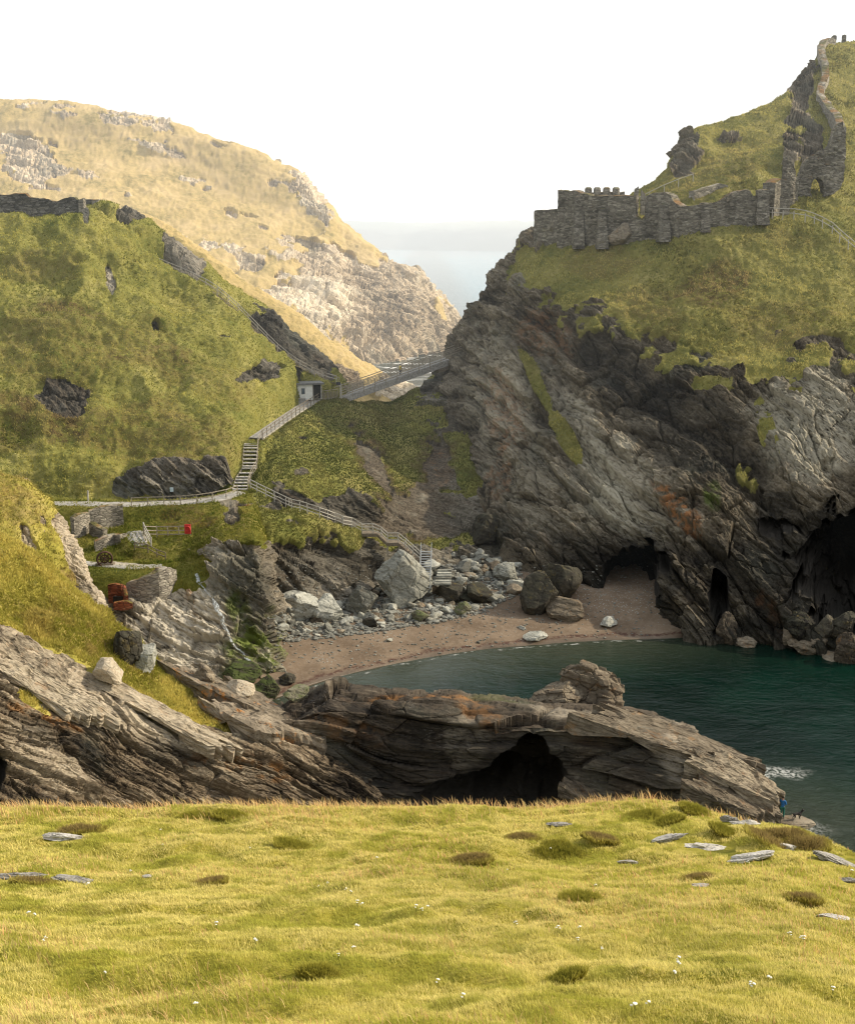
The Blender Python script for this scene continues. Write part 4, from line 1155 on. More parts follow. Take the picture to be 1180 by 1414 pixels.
M_brick = masonry('red_brick', (.11, .036, .022), (.25, .08, .042), (.36, .15, .085), .1)
M_rk_pale = rock_mat('pale_rock', (.11, .11, .094), (.28, .28, .24), (.48, .48, .42), lf=.12)
M_rk_dark = rock_mat('dark_rock', (.018, .016, .013), (.05, .045, .035), (.12, .105, .08), (.26, .19, .05), .3, .08)
M_rk_brown = rock_mat('brown_rock', (.06, .048, .034), (.17, .14, .10), (.32, .275, .205), (.36, .17, .04), .3)
M_rk_slab = rock_mat('pale_slate', (.13, .105, .075), (.32, .27, .195), (.52, .45, .34), (.42, .17, .03), .2)  # paler slate tones for the slabs, stack and near boulders
M_rk_orange = rock_mat('orange_lichen_slate', (.07, .058, .042), (.2, .165, .12), (.38, .32, .24), (.5, .2, .03), .85, sc=.7)
M_rk_white = rock_mat('bleached_slate', (.2, .19, .17), (.42, .40, .365), (.6, .58, .54), (.2, .17, .08), .35, sc=2.0)
M_rk_moss = rock_mat('mossy_rock', (.05, .048, .03), (.14, .13, .09), (.28, .26, .19), (.09, .12, .015), .6, .7)


# ---------------------------------------------------------------- rocks
def rock_mesh(name, seed, sub, mat, shape=(1, 1, .7), planes=14, rough=.06, flat=.55):
    """angular boulder: a sphere cut by random planes, then roughened; unit half-size"""
    bm = bmesh.new()
    bmesh.ops.create_icosphere(bm, subdivisions=sub, radius=1)
    v = np.array([q.co[:] for q in bm.verts])
    r = np.random.default_rng(seed)
    nrm = r.normal(size=(planes, 3))
    nrm /= np.linalg.norm(nrm, axis=1, keepdims=True)
    for n in nrm:
        h = r.uniform(flat, .9)
        d = v @ n - h
        v = v - np.outer(np.maximum(d, 0), n) * .96
    v *= np.array(shape)
    ax = unit((.3, .2, .9))
    s = v @ ax
    k = fbm(v * 1.6 + seed * 3.1, 4, seed) - .5
    st = ledge(s + .1 * k, .22, seed + 9) - .5
    cl, e = voro(v * 2.3 + seed, seed + 3)
    v = v * (1 + (k * 3.2 * rough + st * rough * 1.4 + (cl - .5) * rough * 1.5 - sstep(.1, 0, e) * rough * .9))[:, None]
    for q, co in zip(bm.verts, v):
        q.co = co
    me = bpy.data.meshes.new(name)
    bm.to_mesh(me)
    bm.free()
    me.materials.append(mat)
    return me


def boulder(px, pyb, wpx, hpx, mat, label, seed, name='boulder', d=None, depth=1.0, sink=.25, rot=None, sub=5, group=None, shape=None, rough=.06, planes=14, tilt=0, cat='boulder', lie=False):
    """boulder whose base stands at photo position (px, pyb), wpx x hpx photo pixels large"""
    if d is None:
        b, _ = ground(px, pyb)
        b = np.array(b)
    else:
        b = P(px, pyb, d)
    dist = np.linalg.norm(b - np.array([0, 0, CAMZ]))
    w = wpx / F * dist / 2
    h = hpx / F * dist / 2
    me = rock_mesh(name, seed, sub, mat, (1, 1, 1), planes, rough)
    co = np.array([q.co[:] for q in me.vertices])
    mx = np.abs(co).max(0)
    sc = np.array([w / mx[0], w * depth / mx[1], h * (1 + sink) / mx[2]])
    co *= sc
    if tilt:
        a = math.radians(tilt)
        x, z = co[:, 0].copy(), co[:, 2].copy()
        co[:, 0] = x * math.cos(a) - z * math.sin(a)
        co[:, 2] = x * math.sin(a) + z * math.cos(a)
    me.vertices.foreach_set('co', co.astype(np.float32).ravel())
    me.update()
    o = link(name, me)
    o.location = (b[0], b[1] + w * depth * .35, b[2] + h * (1 - sink))
    if lie:
        _, nn2 = ground(px, pyb)
        o.location = b + np.array(nn2) * h * (1 - sink)
        o.rotation_euler = Vector((0, 0, 1)).rotation_difference(nn2).to_euler()
    return tag(o, label, cat, group)


def slab(quad, thick, mat, label, seed, name='rock_slab', nu=60, nv=30, rough=.12, cat='rock slab'):
    """tilted rock slab: top quad in world points (a, b, c, d), extruded by vector thick"""
    a, b, c, d = (np.array(q, float) for q in quad)
    th = np.array(thick, float)
    u = np.linspace(0, 1, nu)[:, None, None]
    w = np.linspace(0, 1, nv)[None, :, None]
    r_ = np.random.default_rng(seed)
    jn = lambda k: (np.round((fbm(np.stack([np.linspace(0, nu / 7, nu), np.full(nu, seed + k * 5.5), np.zeros(nu)], 1), 3, seed + k) - .5) * 9) / 9)[:, None, None] * .9
    wl_, wh_ = jn(1) * .55, 1 + jn(2) * .55
    ww = wl_ + (wh_ - wl_) * w
    T = (a * (1 - u) + b * u) * (1 - ww) + (d * (1 - u) + c * u) * ww
    m = 10
    fr = np.linspace(0, 1, m)[None, 1:, None]
    front = T[:, -1:, :] + fr * th
    back = (T[:, :1, :] + fr * th)[:, ::-1]
    G = np.concatenate([back, T, front], 1)
    # close both ends by collapsing towards the middle
    def cap(row, k):
        cen = row.mean(0)
        return np.stack([cen + (row - cen) * t for t in k])
    G = np.concatenate([cap(G[0], (0.02, .35, .7)), G, cap(G[-1], (.7, .35, 0.02))], 0)
    p = G.reshape(-1, 3)
    N = grid_normals(G).reshape(-1, 3)
    D, lay = rockdisp(p, np.cross(b - a, d - a), .35, seed, .5, .8)
    k = (vnoise(p / 1.7, seed + 3) - .5) * .5
    p = p + N * (D * rough * 5 + k * rough * 3)[:, None]
    c0 = p.mean(0)
    me = grid_mesh(name, (p - c0).reshape(G.shape), smooth=np.zeros(len(p)), mat=mat)
    o = link(name, me)
    o.location = c0
    return tag(o, label, cat)


# ---------------------------------------------------------------- ruined masonry walls
def wall_mesh(pts, thick, seed, ragged=.35, step=.28, rough=.065):
    """pts: (x, y, z_base, z_top) along the foot of the front face; returns a closed displaced grid"""
    pts = np.array(pts, float)
    seg = np.linalg.norm(np.diff(pts[:, :2], axis=0), axis=1)
    s = np.concatenate([[0], np.cumsum(seg)])
    n = max(6, int(s[-1] / step))
    t = np.linspace(0, s[-1], n)
    X = np.stack([np.interp(t, s, pts[:, k]) for k in range(4)], 1)
    tan = np.gradient(X[:, :2], axis=0)
    tan /= np.maximum(np.linalg.norm(tan, axis=1, keepdims=True), 1e-6)
    nor = np.stack([-tan[:, 1], tan[:, 0]], 1)
    if np.mean(nor[:, 1]) < 0:
        nor = -nor
    r = fbm(np.stack([t / 1.6, t * 0 + seed, t * 0], 1), 3, seed) - .5
    r = np.round(r * 7) / 7
    top = X[:, 3] + r * 2 * ragged
    hmax = max(1.0, float(np.max(X[:, 3] - X[:, 2])))
    m = max(5, int(hmax / step))
    f = np.linspace(0, 1, m)
    front = np.zeros((n, m, 3))
    front[:, :, 0] = X[:, :1]
    front[:, :, 1] = X[:, 1:2]
    front[:, :, 2] = X[:, 2:3] + (top - X[:, 2])[:, None] * f
    back = front[:, ::-1].copy()
    back[:, :, :2] += (nor * thick)[:, None, :]
    mid = front[:, -1:].copy()
    mid[:, :, :2] += (nor * thick * .5)[:, None, :]
    mid[:, :, 2] += .08
    G = np.concatenate([front, mid, back], 1)
    cen0, cen1 = G[0].mean(0), G[-1].mean(0)
    capa = np.stack([cen0 + (G[0] - cen0) * k for k in (.03, .6)])
    capb = np.stack([cen1 + (G[-1] - cen1) * k for k in (.6, .03)])
    G = np.concatenate([capa, G, capb], 0)
    p = G.reshape(-1, 3)
    N = grid_normals(G).reshape(-1, 3)
    c1, e1 = voro(p * np.array([1.2, 1.2, 3.0]), seed + 1)
    D = rough * ((c1 - .5) * 1.6 + (fbm(p / 1.5, 3, seed + 2) - .5) * 2.4 - sstep(.1, 0, e1) * .8)
    return (p + N * D[:, None]).reshape(G.shape)


def wallpx(pts, d=None, sink=.8, dy=0.0):
    """wall foot from photo positions (px, y_base, y_top[, depth])"""
    out = []
    for q in pts:
        if len(q) > 3:
            b = P(q[0], q[1], q[3])
        else:
            b = np.array(ground(q[0], q[1])[0])
        top = P(q[0], q[2], b[1])
        out.append((b[0], b[1] + dy, b[2] - sink, top[2]))
    return out


def wall(name, label, pts, thick, mat, seed, parent=None, cat='wall', ragged=.35, group=None, step=.28, rough=.065):
    G = wall_mesh(pts, thick, seed, ragged, step, rough)
    off = np.array(parent_loc(parent)) if parent else G.reshape(-1, 3).mean(0)
    me = grid_mesh(name, G - off, smooth=np.zeros(G.shape[0] * G.shape[1]), mat=mat)
    o = link(name, me, parent)
    if parent is None:
        o.location = off
        tag(o, label, cat, group)
    return o


def buttress(parent, px, yb, yt, wb, wt, d, out, seed, mat, name='buttress', rgh=.06):
    """tapering stone pier projecting towards the viewer by `out` metres"""
    b = P(px, yb, d)
    t = P(px, yt, d)
    n = 14
    m = max(8, int((t[2] - b[2]) / .3))
    G = np.zeros((n * 4, m + 2, 3))
    for j in range(m):
        f = j / (m - 1)
        hw = (wb * (1 - f) + wt * f) / F * d / 2
        o_ = out * (1 - .75 * f)
        ring = []
        cs = [(-hw, .8), (-hw, -o_), (hw, -o_), (hw, .8)]
        for k in range(4):
            a, c = cs[k], cs[(k + 1) % 4]
            for i in range(n):
                ring.append((a[0] + (c[0] - a[0]) * i / n, a[1] + (c[1] - a[1]) * i / n))
        for i, (x, y) in enumerate(ring):
            G[i, j] = (b[0] + x, b[1] + y, b[2] - .8 + (t[2] - b[2] + .8) * f)
    cen = G[:, m - 1].mean(0)
    G[:, m] = cen + (G[:, m - 1] - cen) * .5 + (0, 0, .1)
    G[:, m + 1] = cen + (G[:, m - 1] - cen) * .02 + (0, 0, .15)
    G = np.concatenate([G, G[:1]], 0)
    p = G.reshape(-1, 3)
    N = grid_normals(G).reshape(-1, 3)
    N[np.isnan(N)] = 0
    c1, e1 = voro(p * np.array([1.2, 1.2, 3.0]), seed)
    D = rgh * ((c1 - .5) * 1.6 + (fbm(p / 1.5, 3, seed + 2) - .5) * 2.2)
    out_ = p - np.stack([np.full(len(p), b[0]), np.full(len(p), b[1]), p[:, 2]], 1)
    out_ /= np.maximum(np.linalg.norm(out_, axis=1, keepdims=True), 1e-3)
    p = p + out_ * D[:, None]
    G = p.reshape(G.shape)
    G[-1] = G[0]
    off = np.array(parent_loc(parent))
    return link(name, grid_mesh(name, G - off, smooth=np.zeros(len(p)), mat=mat), parent)


# ---------------------------------------------------------------- railings, walkways
def railing(name, label, pts, mat, h=1.05, spacing=2.0, rails=(1.0, .55), w=.11, cat='railing', group=None, parent=None, lean=0.0):
    """post-and-rail fence along world points; every post a part, each rail line a part"""
    pts = [np.array(p, float) for p in pts]
    root = parent or thing(name, label, cat, tuple(pts[0]), group)
    seg = [np.linalg.norm(b - a) for a, b in zip(pts[:-1], pts[1:])]
    s = np.concatenate([[0], np.cumsum(seg)])
    n = max(1, int(round(s[-1] / spacing)))
    ts = np.linspace(0, s[-1], n + 1)
    arr = np.array(pts)
    Q = np.stack([np.interp(ts, s, arr[:, k]) for k in range(3)], 1)
    jr = np.random.default_rng(len(label) + int(abs(arr[0, 0]) * 10))
    for q in Q:
        m = MB()
        tl = jr.normal(0, .03, 2)
        m.bar(q - (0, 0, .35), q + (tl[0], tl[1], h * jr.uniform(.98, 1.07)), w, w, up=(0, 1, 0))
        m.build('post', mat, root)
    for k, r in enumerate(rails):
        m = MB()
        for a, b in zip(Q[:-1], Q[1:]):
            e = jr.normal(0, .012, 2)
            m.bar(a + (0, -.05, r * h + e[0]), b + (0, -.05, r * h + e[1]), w * .5, w * .95)
        m.build('rail', mat, root)
    return root


def ribbon(name, label, pts, width, mat, lift=.06, kind='structure', step=.6):
    """worn ground path following world points"""
    pts = np.array(pts, float)
    seg = np.linalg.norm(np.diff(pts[:, :2], axis=0), axis=1)
    s = np.concatenate([[0], np.cumsum(seg)])
    n = max(6, int(s[-1] / step))
    t = np.linspace(0, s[-1], n)
    X = np.stack([np.interp(t, s, pts[:, k]) for k in range(3)], 1)
    tan = np.gradient(X[:, :2], axis=0)
    tan /= np.maximum(np.linalg.norm(tan, axis=1, keepdims=True), 1e-6)
    nor = np.stack([-tan[:, 1], tan[:, 0]], 1)
    m = 7
    G = np.zeros((n, m, 3))
    ln = vnoise(np.stack([t / 1.7, t * 0, t * 0], 1), 4)
    for j in range(m):
        f = (j / (m - 1) - .5)
        G[:, j, :2] = X[:, :2] + nor * (f * width * (.8 + .45 * ln))[:, None]
        G[:, j, 2] = X[:, 2] + lift + .03 * (vnoise(G[:, j] * 1.3, 5) - .5) - (abs(f) > .45) * .12
    o = link(name, grid_mesh(name, G, mat=mat))
    if kind:
        tag(o, label, kind=kind)
    return o


# ---------------------------------------------------------------- figures
def skinned(name, joints, bones, mat, parent, sub=2):
    """one continuous body grown from joints {key: (x, y, z, r)} with a skin modifier, applied"""
    keys = list(joints)
    me = bpy.data.meshes.new(name)
    me.from_pydata([joints[k][:3] for k in keys], [(keys.index(a), keys.index(b)) for a, b in bones], [])
    o = bpy.data.objects.new(name, me)
    COL.objects.link(o)
    sk = o.modifiers.new('skin', 'SKIN')
    sk.use_smooth_shade = True
    if not me.skin_vertices:
        bm = bmesh.new()
        bm.from_mesh(me)
        bm.verts.layers.skin.verify()
        bm.to_mesh(me)
        bm.free()
    for k, sv in zip(keys, me.skin_vertices[0].data):
        r = joints[k][3]
        sv.radius = (r, joints[k][4] if len(joints[k]) > 4 else r)
        sv.use_root = (k == keys[0])
    ss = o.modifiers.new('sub', 'SUBSURF')
    ss.levels = ss.render_levels = sub
    bpy.context.view_layer.update()
    dg = bpy.context.evaluated_depsgraph_get()
    me2 = bpy.data.meshes.new_from_object(o.evaluated_get(dg))
    me2.name = name
    bpy.data.objects.remove(o)
    me2.materials.clear()
    me2.materials.append(mat)
    return link(name, me2, parent)


def blob(name, c, r, mat, parent, squash=(1, 1, 1), seg=14):
    bm = bmesh.new()
    bmesh.ops.create_uvsphere(bm, u_segments=seg, v_segments=seg // 2 + 2, radius=1)
    for v in bm.verts:
        v.co = Vector((v.co.x * r * squash[0] + c[0], v.co.y * r * squash[1] + c[1], v.co.z * r * squash[2] + c[2]))
        v.co += Vector((0, 0, 0))
    for f in bm.faces:
        f.smooth = True
    me = bpy.data.meshes.new(name)
    bm.to_mesh(me)
    bm.free()
    me.materials.append(mat)
    return link(name, me, parent)


def person(loc, rotz, label, top, legs, arms='front', k=1.0):
    root = thing('person', label, 'person', loc)
    root.rotation_euler = (0, 0, rotz)
    J = {'pel': (0, 0, .92, .13, .10), 'wai': (0, 0, 1.05, .125, .09), 'che': (0, -.01, 1.28, .155, .10), 'nk0': (0, 0, 1.44, .075), 'nk': (0, -.01, 1.52, .052), 'hd0': (0, -.02, 1.60, .075), 'hd1': (0, -.02, 1.70, .078), 'hd2': (0, -.01, 1.76, .05)}
    B = [('pel', 'wai'), ('wai', 'che'), ('che', 'nk0'), ('nk0', 'nk'), ('nk', 'hd0'), ('hd0', 'hd1'), ('hd1', 'hd2')]
    for s, n in ((-1, 'l'), (1, 'r')):
        J['hip' + n] = (s * .09, 0, .88, .095)
        J['kne' + n] = (s * .10, -.03 + .02 * s, .49, .06)
        J['ank' + n] = (s * .11, .02 + .03 * s, .09, .042)
        J['toe' + n] = (s * .13, -.14 + .03 * s, .035, .035)
        B += [('pel', 'hip' + n), ('hip' + n, 'kne' + n), ('kne' + n, 'ank' + n), ('ank' + n, 'toe' + n)]
        J['sho' + n] = (s * .18, 0, 1.40, .062)
        if arms == 'front':
            J['elb' + n] = (s * .235, -.06, 1.13, .043)
            J['wri' + n] = (s * .10, -.27, 1.16, .030)
            J['pal' + n] = (s * .045, -.33, 1.18, .028)
        else:
            J['elb' + n] = (s * .24, .03, 1.12, .043)
            J['wri' + n] = (s * .25, -.06, .88, .030)
            J['pal' + n] = (s * .245, -.09, .79, .028)
        B += [('nk0', 'sho' + n), ('sho' + n, 'elb' + n), ('elb' + n, 'wri' + n), ('wri' + n, 'pal' + n)]
        w = np.array(J['pal' + n][:3])
        d = w - np.array(J['wri' + n][:3])
        d /= np.linalg.norm(d)
        sd = np.cross(d, (0, 0, 1) if abs(d[2]) < .7 else (0, 1, 0))
        sd /= np.linalg.norm(sd)
        cu = np.cross(sd, d) * -.4
        for f in range(4):
            L = (.075, .085, .08, .062)[f]
            b0 = w + sd * (f - 1.5) * .019
            for j, (t, r) in enumerate(((.5, .0095), (1.0, .008))):
                q = b0 + d * L * t + cu * L * t * t
                J['f%s%d%d' % (n, f, j)] = (*q, r)
            B += [('pal' + n, 'f%s%d0' % (n, f)), ('f%s%d0' % (n, f), 'f%s%d1' % (n, f))]
        q = w - d * .03 + sd * s * .045 + d * .05
        J['th' + n] = (*q, .010)
        B += [('pal' + n, 'th' + n)]
    skinned('body', J, B, M_skin, root, 2)
    # clothing follows the body a little proud of it
    def grow(keys, extra):
        return {q: (*J[q][:3], *[r + extra for r in J[q][3:]]) for q in keys}
    tk = ['wai', 'pel', 'che', 'nk0'] + [a + n for n in 'lr' for a in ('sho', 'elb', 'wri')]
    tj = grow(tk, .022)
    tj['nk0'] = (*J['nk0'][:3], .085)
    skinned('jacket', tj, [b for b in B if b[0] in tk and b[1] in tk], top, root, 2)
    lk = ['pel'] + [a + n for n in 'lr' for a in ('hip', 'kne', 'ank')]
    skinned('trousers', grow(lk, .018), [b for b in B if b[0] in lk and b[1] in lk], legs, root, 2)
    blob('hair', (0, .012, 1.725), .098, M_hair, root, (.9, 1.0, .85))
    m = blob('face', (0, -.088, 1.655), .018, M_skin, root, (.8, 1.2, 1.3), 8)
    m.name = 'nose'
    for s in (-1, 1):
        blob('eye', (s * .032, -.085, 1.675), .009, M_hair, root, seg=8)
        blob('ear', (s * .083, -.01, 1.655), .022, M_skin, root, (.4, .7, 1.2), 8)
        blob('shoe', (s * .125, -.05 + .03 * s, .05), .06, M_navy, root, (.8, 1.9, .75), 10)
    blob('mouth', (0, -.092, 1.615), .012, M_red, root, (1.5, .4, .4), 8)
    return root


def dog(loc, rotz, label):
    root = thing('dog', label, 'dog', loc)
    root.rotation_euler = (0, 0, rotz)
    J = {'che': (.20, 0, .44, .105, .125), 'bel': (-.02, 0, .47, .085, .10), 'rum': (-.26, 0, .48, .085, .10), 'nck': (.34, 0, .58, .07), 'hed': (.43, 0, .70, .068), 'muz': (.53, 0, .67, .04), 'nos': (.60, 0, .655, .026),
         't1': (-.36, 0, .53, .025), 't2': (-.48, 0, .60, .018), 't3': (-.56, 0, .70, .010)}
    B = [('che', 'bel'), ('bel', 'rum'), ('che', 'nck'), ('nck', 'hed'), ('hed', 'muz'), ('muz', 'nos'), ('rum', 't1'), ('t1', 't2'), ('t2', 't3')]
    for s, n in ((-1, 'l'), (1, 'r')):
        y = s * .085
        J['sh' + n] = (.21, y, .36, .055)
        J['el' + n] = (.17, y, .27, .036)
        J['cp' + n] = (.20 + .03 * s, y, .13, .025)
        J['pw' + n] = (.21 + .03 * s, y, .03, .03)
        J['hp' + n] = (-.26, y, .38, .07)
        J['st' + n] = (-.19, y, .27, .042)
        J['hk' + n] = (-.33, y, .17, .024)
        J['hf' + n] = (-.30 + .02 * s, y, .03, .03)
        J['er' + n] = (.40, s * .055, .765, .022)
        J['et' + n] = (.41, s * .085, .70, .012)
        B += [('che', 'sh' + n), ('sh' + n, 'el' + n), ('el' + n, 'cp' + n), ('cp' + n, 'pw' + n), ('rum', 'hp' + n), ('hp' + n, 'st' + n), ('st' + n, 'hk' + n), ('hk' + n, 'hf' + n), ('hed', 'er' + n), ('er' + n, 'et' + n)]
    skinned('body', J, B, M_fur, root, 2)
    for s in (-1, 1):
        blob('eye', (.485, s * .04, .715), .012, M_glass, root, seg=8)
    return root
# ---------------------------------------------------------------- castle walls on the headland
root = thing('castle_wall', 'long ruined grey curtain wall with buttresses along the edge of the headland top', 'castle wall', tuple(P(880, 325, 195)))
wall('wall', '', wallpx([(736, 338, 291), (752, 336, 289), (772, 335, 288)], dy=-.5), 1.6, M_wall, 21, root, ragged=.2)
wall('wall', '', wallpx([(768, 336, 262), (785, 336, 263), (803, 336, 266), (812, 336, 270), (845, 334, 270), (875, 331, 270)], dy=-.5), 1.6, M_wall, 22, root, ragged=.18)
wall('wall', '', wallpx([(874, 331, 298), (884, 331, 303), (892, 330, 296)], dy=-.5), 1.4, M_wall, 23, root, ragged=.4)
wall('wall', '', wallpx([(889, 329, 270), (898, 328, 266), (914, 327, 266), (922, 326, 270), (927, 325, 280), (936, 324, 284)], dy=-.5), 1.5, M_wall, 24, root, ragged=.16)
wall('wall', '', wallpx([(935, 322, 286), (955, 319, 285), (965, 317, 283), (985, 313, 280), (1000, 310, 270), (1020, 307, 263), (1032, 306, 261), (1036, 306, 270), (1060, 303, 268)], dy=-.5), 1.4, M_wall, 25, root, ragged=.2)
for (px, yb, yt, wb, wt, dd, out, sd) in ((797, 336, 272, 15, 10, 199.6, 2.4, 31), (829, 336, 288, 16, 9, 199.0, 2.6, 32), (914, 326, 282, 16, 10, 196.8, 2.4, 33), (971, 313, 280, 13, 10, 195.2, 1.8, 34), (1050, 303, 262, 17, 14, 193.0, 1.6, 35)):
    buttress(root, px, yb, yt, wb, wt, ground(px, yb - 5)[0].y - 1.25, out, sd, M_wall)
for k, px in enumerate((812, 824, 837, 850)):
    m = MB()
    b = P(px, 267, 203)
    t = P(px, 258, 203)
    wd = 9.4 / F * 203 / 2
    h = (t[2] - b[2]) / 2
    m.box((b[0], b[1], b[2] + h * .6), (wd, 0, 0), (0, .4, 0), (0, 0, h * 1.35))
    m.build('merlon', M_wall_pale, root, bevel=.22)
wall('parapet', '', wallpx([(803, 272, 265.5, 203.4), (830, 272, 265.5, 203.2), (862, 272, 265, 203)], sink=.3), .8, M_wall_pale, 27, root, ragged=.05)
m = MB()
pr_ = thing('plastered_doorway', 'pale broken plastered doorway in the gap of the curtain wall', 'doorway', tuple(P(883, 300, 199.5)))
wall('jamb', '', wallpx([(875, 300, 262, 199.6), (880, 300, 258, 199.6)], sink=.2), .8, M_wall_pale, 28, pr_, ragged=.2)
wall('jamb', '', wallpx([(884, 297, 262, 199.8), (890, 297, 268, 199.8)], sink=.2), .8, M_wall_pale, 29, pr_, ragged=.2)
boulder(858, 337, 40, 30, M_rk_brown, 'mossy stump of fallen masonry at the foot of the curtain wall', 41, 'masonry_stump', cat='masonry')
gate = thing('gatehouse', 'tall ruined stone gatehouse with a pointed arch, highest of the castle ruins', 'gatehouse', tuple(P(1130, 272, 199)))
wall('wall', '', wallpx([(1066, 297, 252), (1074, 296, 247), (1084, 294, 250), (1088, 293, 262)], dy=-.6), 2.0, M_wall, 51, gate, ragged=.25)
wall('wall', '', wallpx([(1078, 291, 218), (1084, 290, 214), (1090, 288, 222), (1096, 286, 236), (1102, 284, 252)], dy=.6), 2.0, M_wall, 52, gate, ragged=.3)
# gate wall with an arched opening: polygon outline with the arch cut out of its foot
def arch_wall(parent):
    d = ground(1128, 273)[0].y - .4
    out = [(1099, 280), (1119.5, 275), (1119.5, 262), (1120.5, 254), (1123, 248), (1128, 243.5), (1133, 247), (1136, 252), (1137.5, 259), (1137.5, 271), (1150, 268), (1158, 262), (1164, 250), (1166, 232), (1167, 205), (1166, 180), (1163, 168), (1157, 172), (1152, 184), (1147, 200), (1142, 206), (1135, 207), (1130, 213), (1118, 215), (1112, 224), (1106, 240), (1101, 256)]
    bm = bmesh.new()
    vs = [bm.verts.new(P(x, y, d)) for x, y in out]
    f = bm.faces.new(vs)
    r = bmesh.ops.extrude_face_region(bm, geom=[f])
    for g_ in r['geom']:
        if isinstance(g_, bmesh.types.BMVert):
            g_.co.y += 2.2
    bmesh.ops.triangulate(bm, faces=bm.faces)
    for _ in range(4):
        es = [e for e in bm.edges if e.calc_length() > .55]
        bmesh.ops.subdivide_edges(bm, edges=es, cuts=1, use_grid_fill=False)
        bmesh.ops.triangulate(bm, faces=bm.faces)
    bmesh.ops.recalc_face_normals(bm, faces=bm.faces)
    bm.normal_update()
    co = np.array([v.co[:] for v in bm.verts])
    no = np.array([v.normal[:] for v in bm.verts])
    c1, e1 = voro(co * np.array([1.2, 1.2, 3.0]), 5)
    D = .14 * ((c1 - .5) * 1.6 + (fbm(co / 1.5, 3, 8) - .5) * 2.6)
    co = co + no * D[:, None] - np.array(parent_loc(parent))
    for v, q in zip(bm.verts, co):
        v.co = q
    me = bpy.data.meshes.new('arch_wall')
    bm.to_mesh(me)
    bm.free()
    me.materials.append(M_wall)
    return link('arch_wall', me, parent)


arch_wall(gate)
wall('garden_wall', 'low grassed stone footing inside the castle ward, in front of the gatehouse', wallpx([(958, 272, 264, 199), (975, 268, 258, 200), (992, 265, 254, 201), (1004, 263, 255, 201)]), 1.4, M_wall_pale, 55, ragged=.15, cat='wall')
cl = []
for (px, py, hh) in ((1166, 205, 26), (1160, 180, 20), (1153, 165, 13), (1143, 150, 11), (1136, 140, 10), (1138, 128, 10), (1144, 115, 10), (1143, 100, 10), (1139, 85, 10), (1137, 70, 8), (1142, 62, 8), (1154, 57, 6)):
    b, _ = ground(px, py)
    b = Vector(b)
    cl.append((b.x, b.y, b.z - .8, b.z + hh / F * b.y))
wall('climbing_wall', 'narrow stone wall climbing the steep crest above the gatehouse', cl, 1.3, M_wall_pale, 57, ragged=.3, step=.4)
ru = thing('stone_stub', 'broken pointed stub of wall on the very top of the headland', 'ruin', tuple(P(1150, 60, 263)))
wall('stub', '', wallpx([(1146, 64, 54, 263), (1150, 62, 48, 263), (1154, 62, 49, 263)]), 1.0, M_wall, 58, ru, ragged=.2)
buttress(thing('stone_pillar', 'thin upright stone pillar on the skyline, right of the pointed stub', 'pillar', tuple(P(1165, 60, 266))), 1165, 60, 48, 4.5, 4.2, 266, .2, 59, M_wall, 'shaft', .05)

# ---------------------------------------------------------------- wall at the top left
lw = thing('hilltop_wall', 'dark slate wall along the top of the green hill at left', 'castle wall', tuple(P(40, 302, 197)))
wall('wall', '', wallpx([(-300, 306, 275, 198), (-70, 306, 272, 198), (0, 306, 269, 198), (20, 306, 268, 198), (38, 306, 266, 198), (42, 306, 271, 198), (62, 306, 274, 198), (80, 306, 277, 198), (92, 306, 272, 198), (104, 306, 272, 198), (110, 306, 276, 198)]), 1.4, M_wall_dark, 61, lw, ragged=.2)
wall('end_pier', '', wallpx([(110, 312, 277, 197.6), (117, 312, 274, 197.6)]), 1.6, M_wall_pale, 62, lw, ragged=.15)
lg = thing('wall_gateway', 'small stone gateway at the head of the railed hill path', 'gateway', tuple(P(128, 290, 203)))
wall('wall', '', wallpx([(117, 300, 275, 204), (128, 300, 275, 204)]), 1.2, M_wall_dark, 63, lg, ragged=.08)
wall('wall', '', wallpx([(128, 300, 275, 203.6), (137, 300, 275, 203.6)]), 2.6, M_wall_pale, 64, lg, ragged=.08)

# ---------------------------------------------------------------- railed hill path
hw = np.array(PATH_HILL)
ribbon('path', 'worn soil path running down the hill ridge to the footbridge', PATH_HILL, 1.6, M_soil)
dirs = np.gradient(hw[:, :2], axis=0)
dirs /= np.linalg.norm(dirs, axis=1, keepdims=True)
nr = np.stack([-dirs[:, 1], dirs[:, 0], np.zeros(len(hw))], 1)
railing('railing', 'long wooden railing on the uphill side of the hill path', [p + n * .9 for p, n in zip(hw, nr)], M_wood_pale, 1.15, 2.2, (1.05, .6), .11)
railing('railing', 'long wooden railing on the seaward side of the hill path', [p - n * .9 for p, n in zip(hw, nr)], M_wood, 1.1, 2.2, (1.0,), .1)

# ---------------------------------------------------------------- footbridge
A, B = P(466, 549, 194), P(632, 490, 207)
br = thing('footbridge', 'narrow wooden footbridge rising across the gap to the headland', 'footbridge', tuple(A))
ab = B - A
L = np.linalg.norm(ab)
fwd = ab / L
side = unit(np.cross(fwd, (0, 0, 1)))
if side[1] > 0:
    side = -side
m = MB()
nb = 90
for k in range(nb):
    c = A + ab * (k + .5) / nb
    m.box(c, fwd * L / nb * .47, side * 1.0, (0, 0, .05))
m.build('deck', M_board, br)
for sg_ in (1, -1):
    m = MB()
    m.bar(A + side * sg_ * .95 - (0, 0, .5), B + side * sg_ * .95 - (0, 0, .5), .18, .85)
    m.build('beam', M_board if sg_ > 0 else M_wood_dark, br)
for sg_ in (1, -1):
    railing('', '', [A + side * sg_ * 1.02, B + side * sg_ * 1.02], M_wood, 1.25, 2.1, (1.22, .92, .62, .3), .12, parent=br)
m = MB()
m.bar(A + fwd * L * .80 + side * .3 - (0, 0, 1.2), B + side * .3 - (0, 0, 1.2), 1.4, .8)
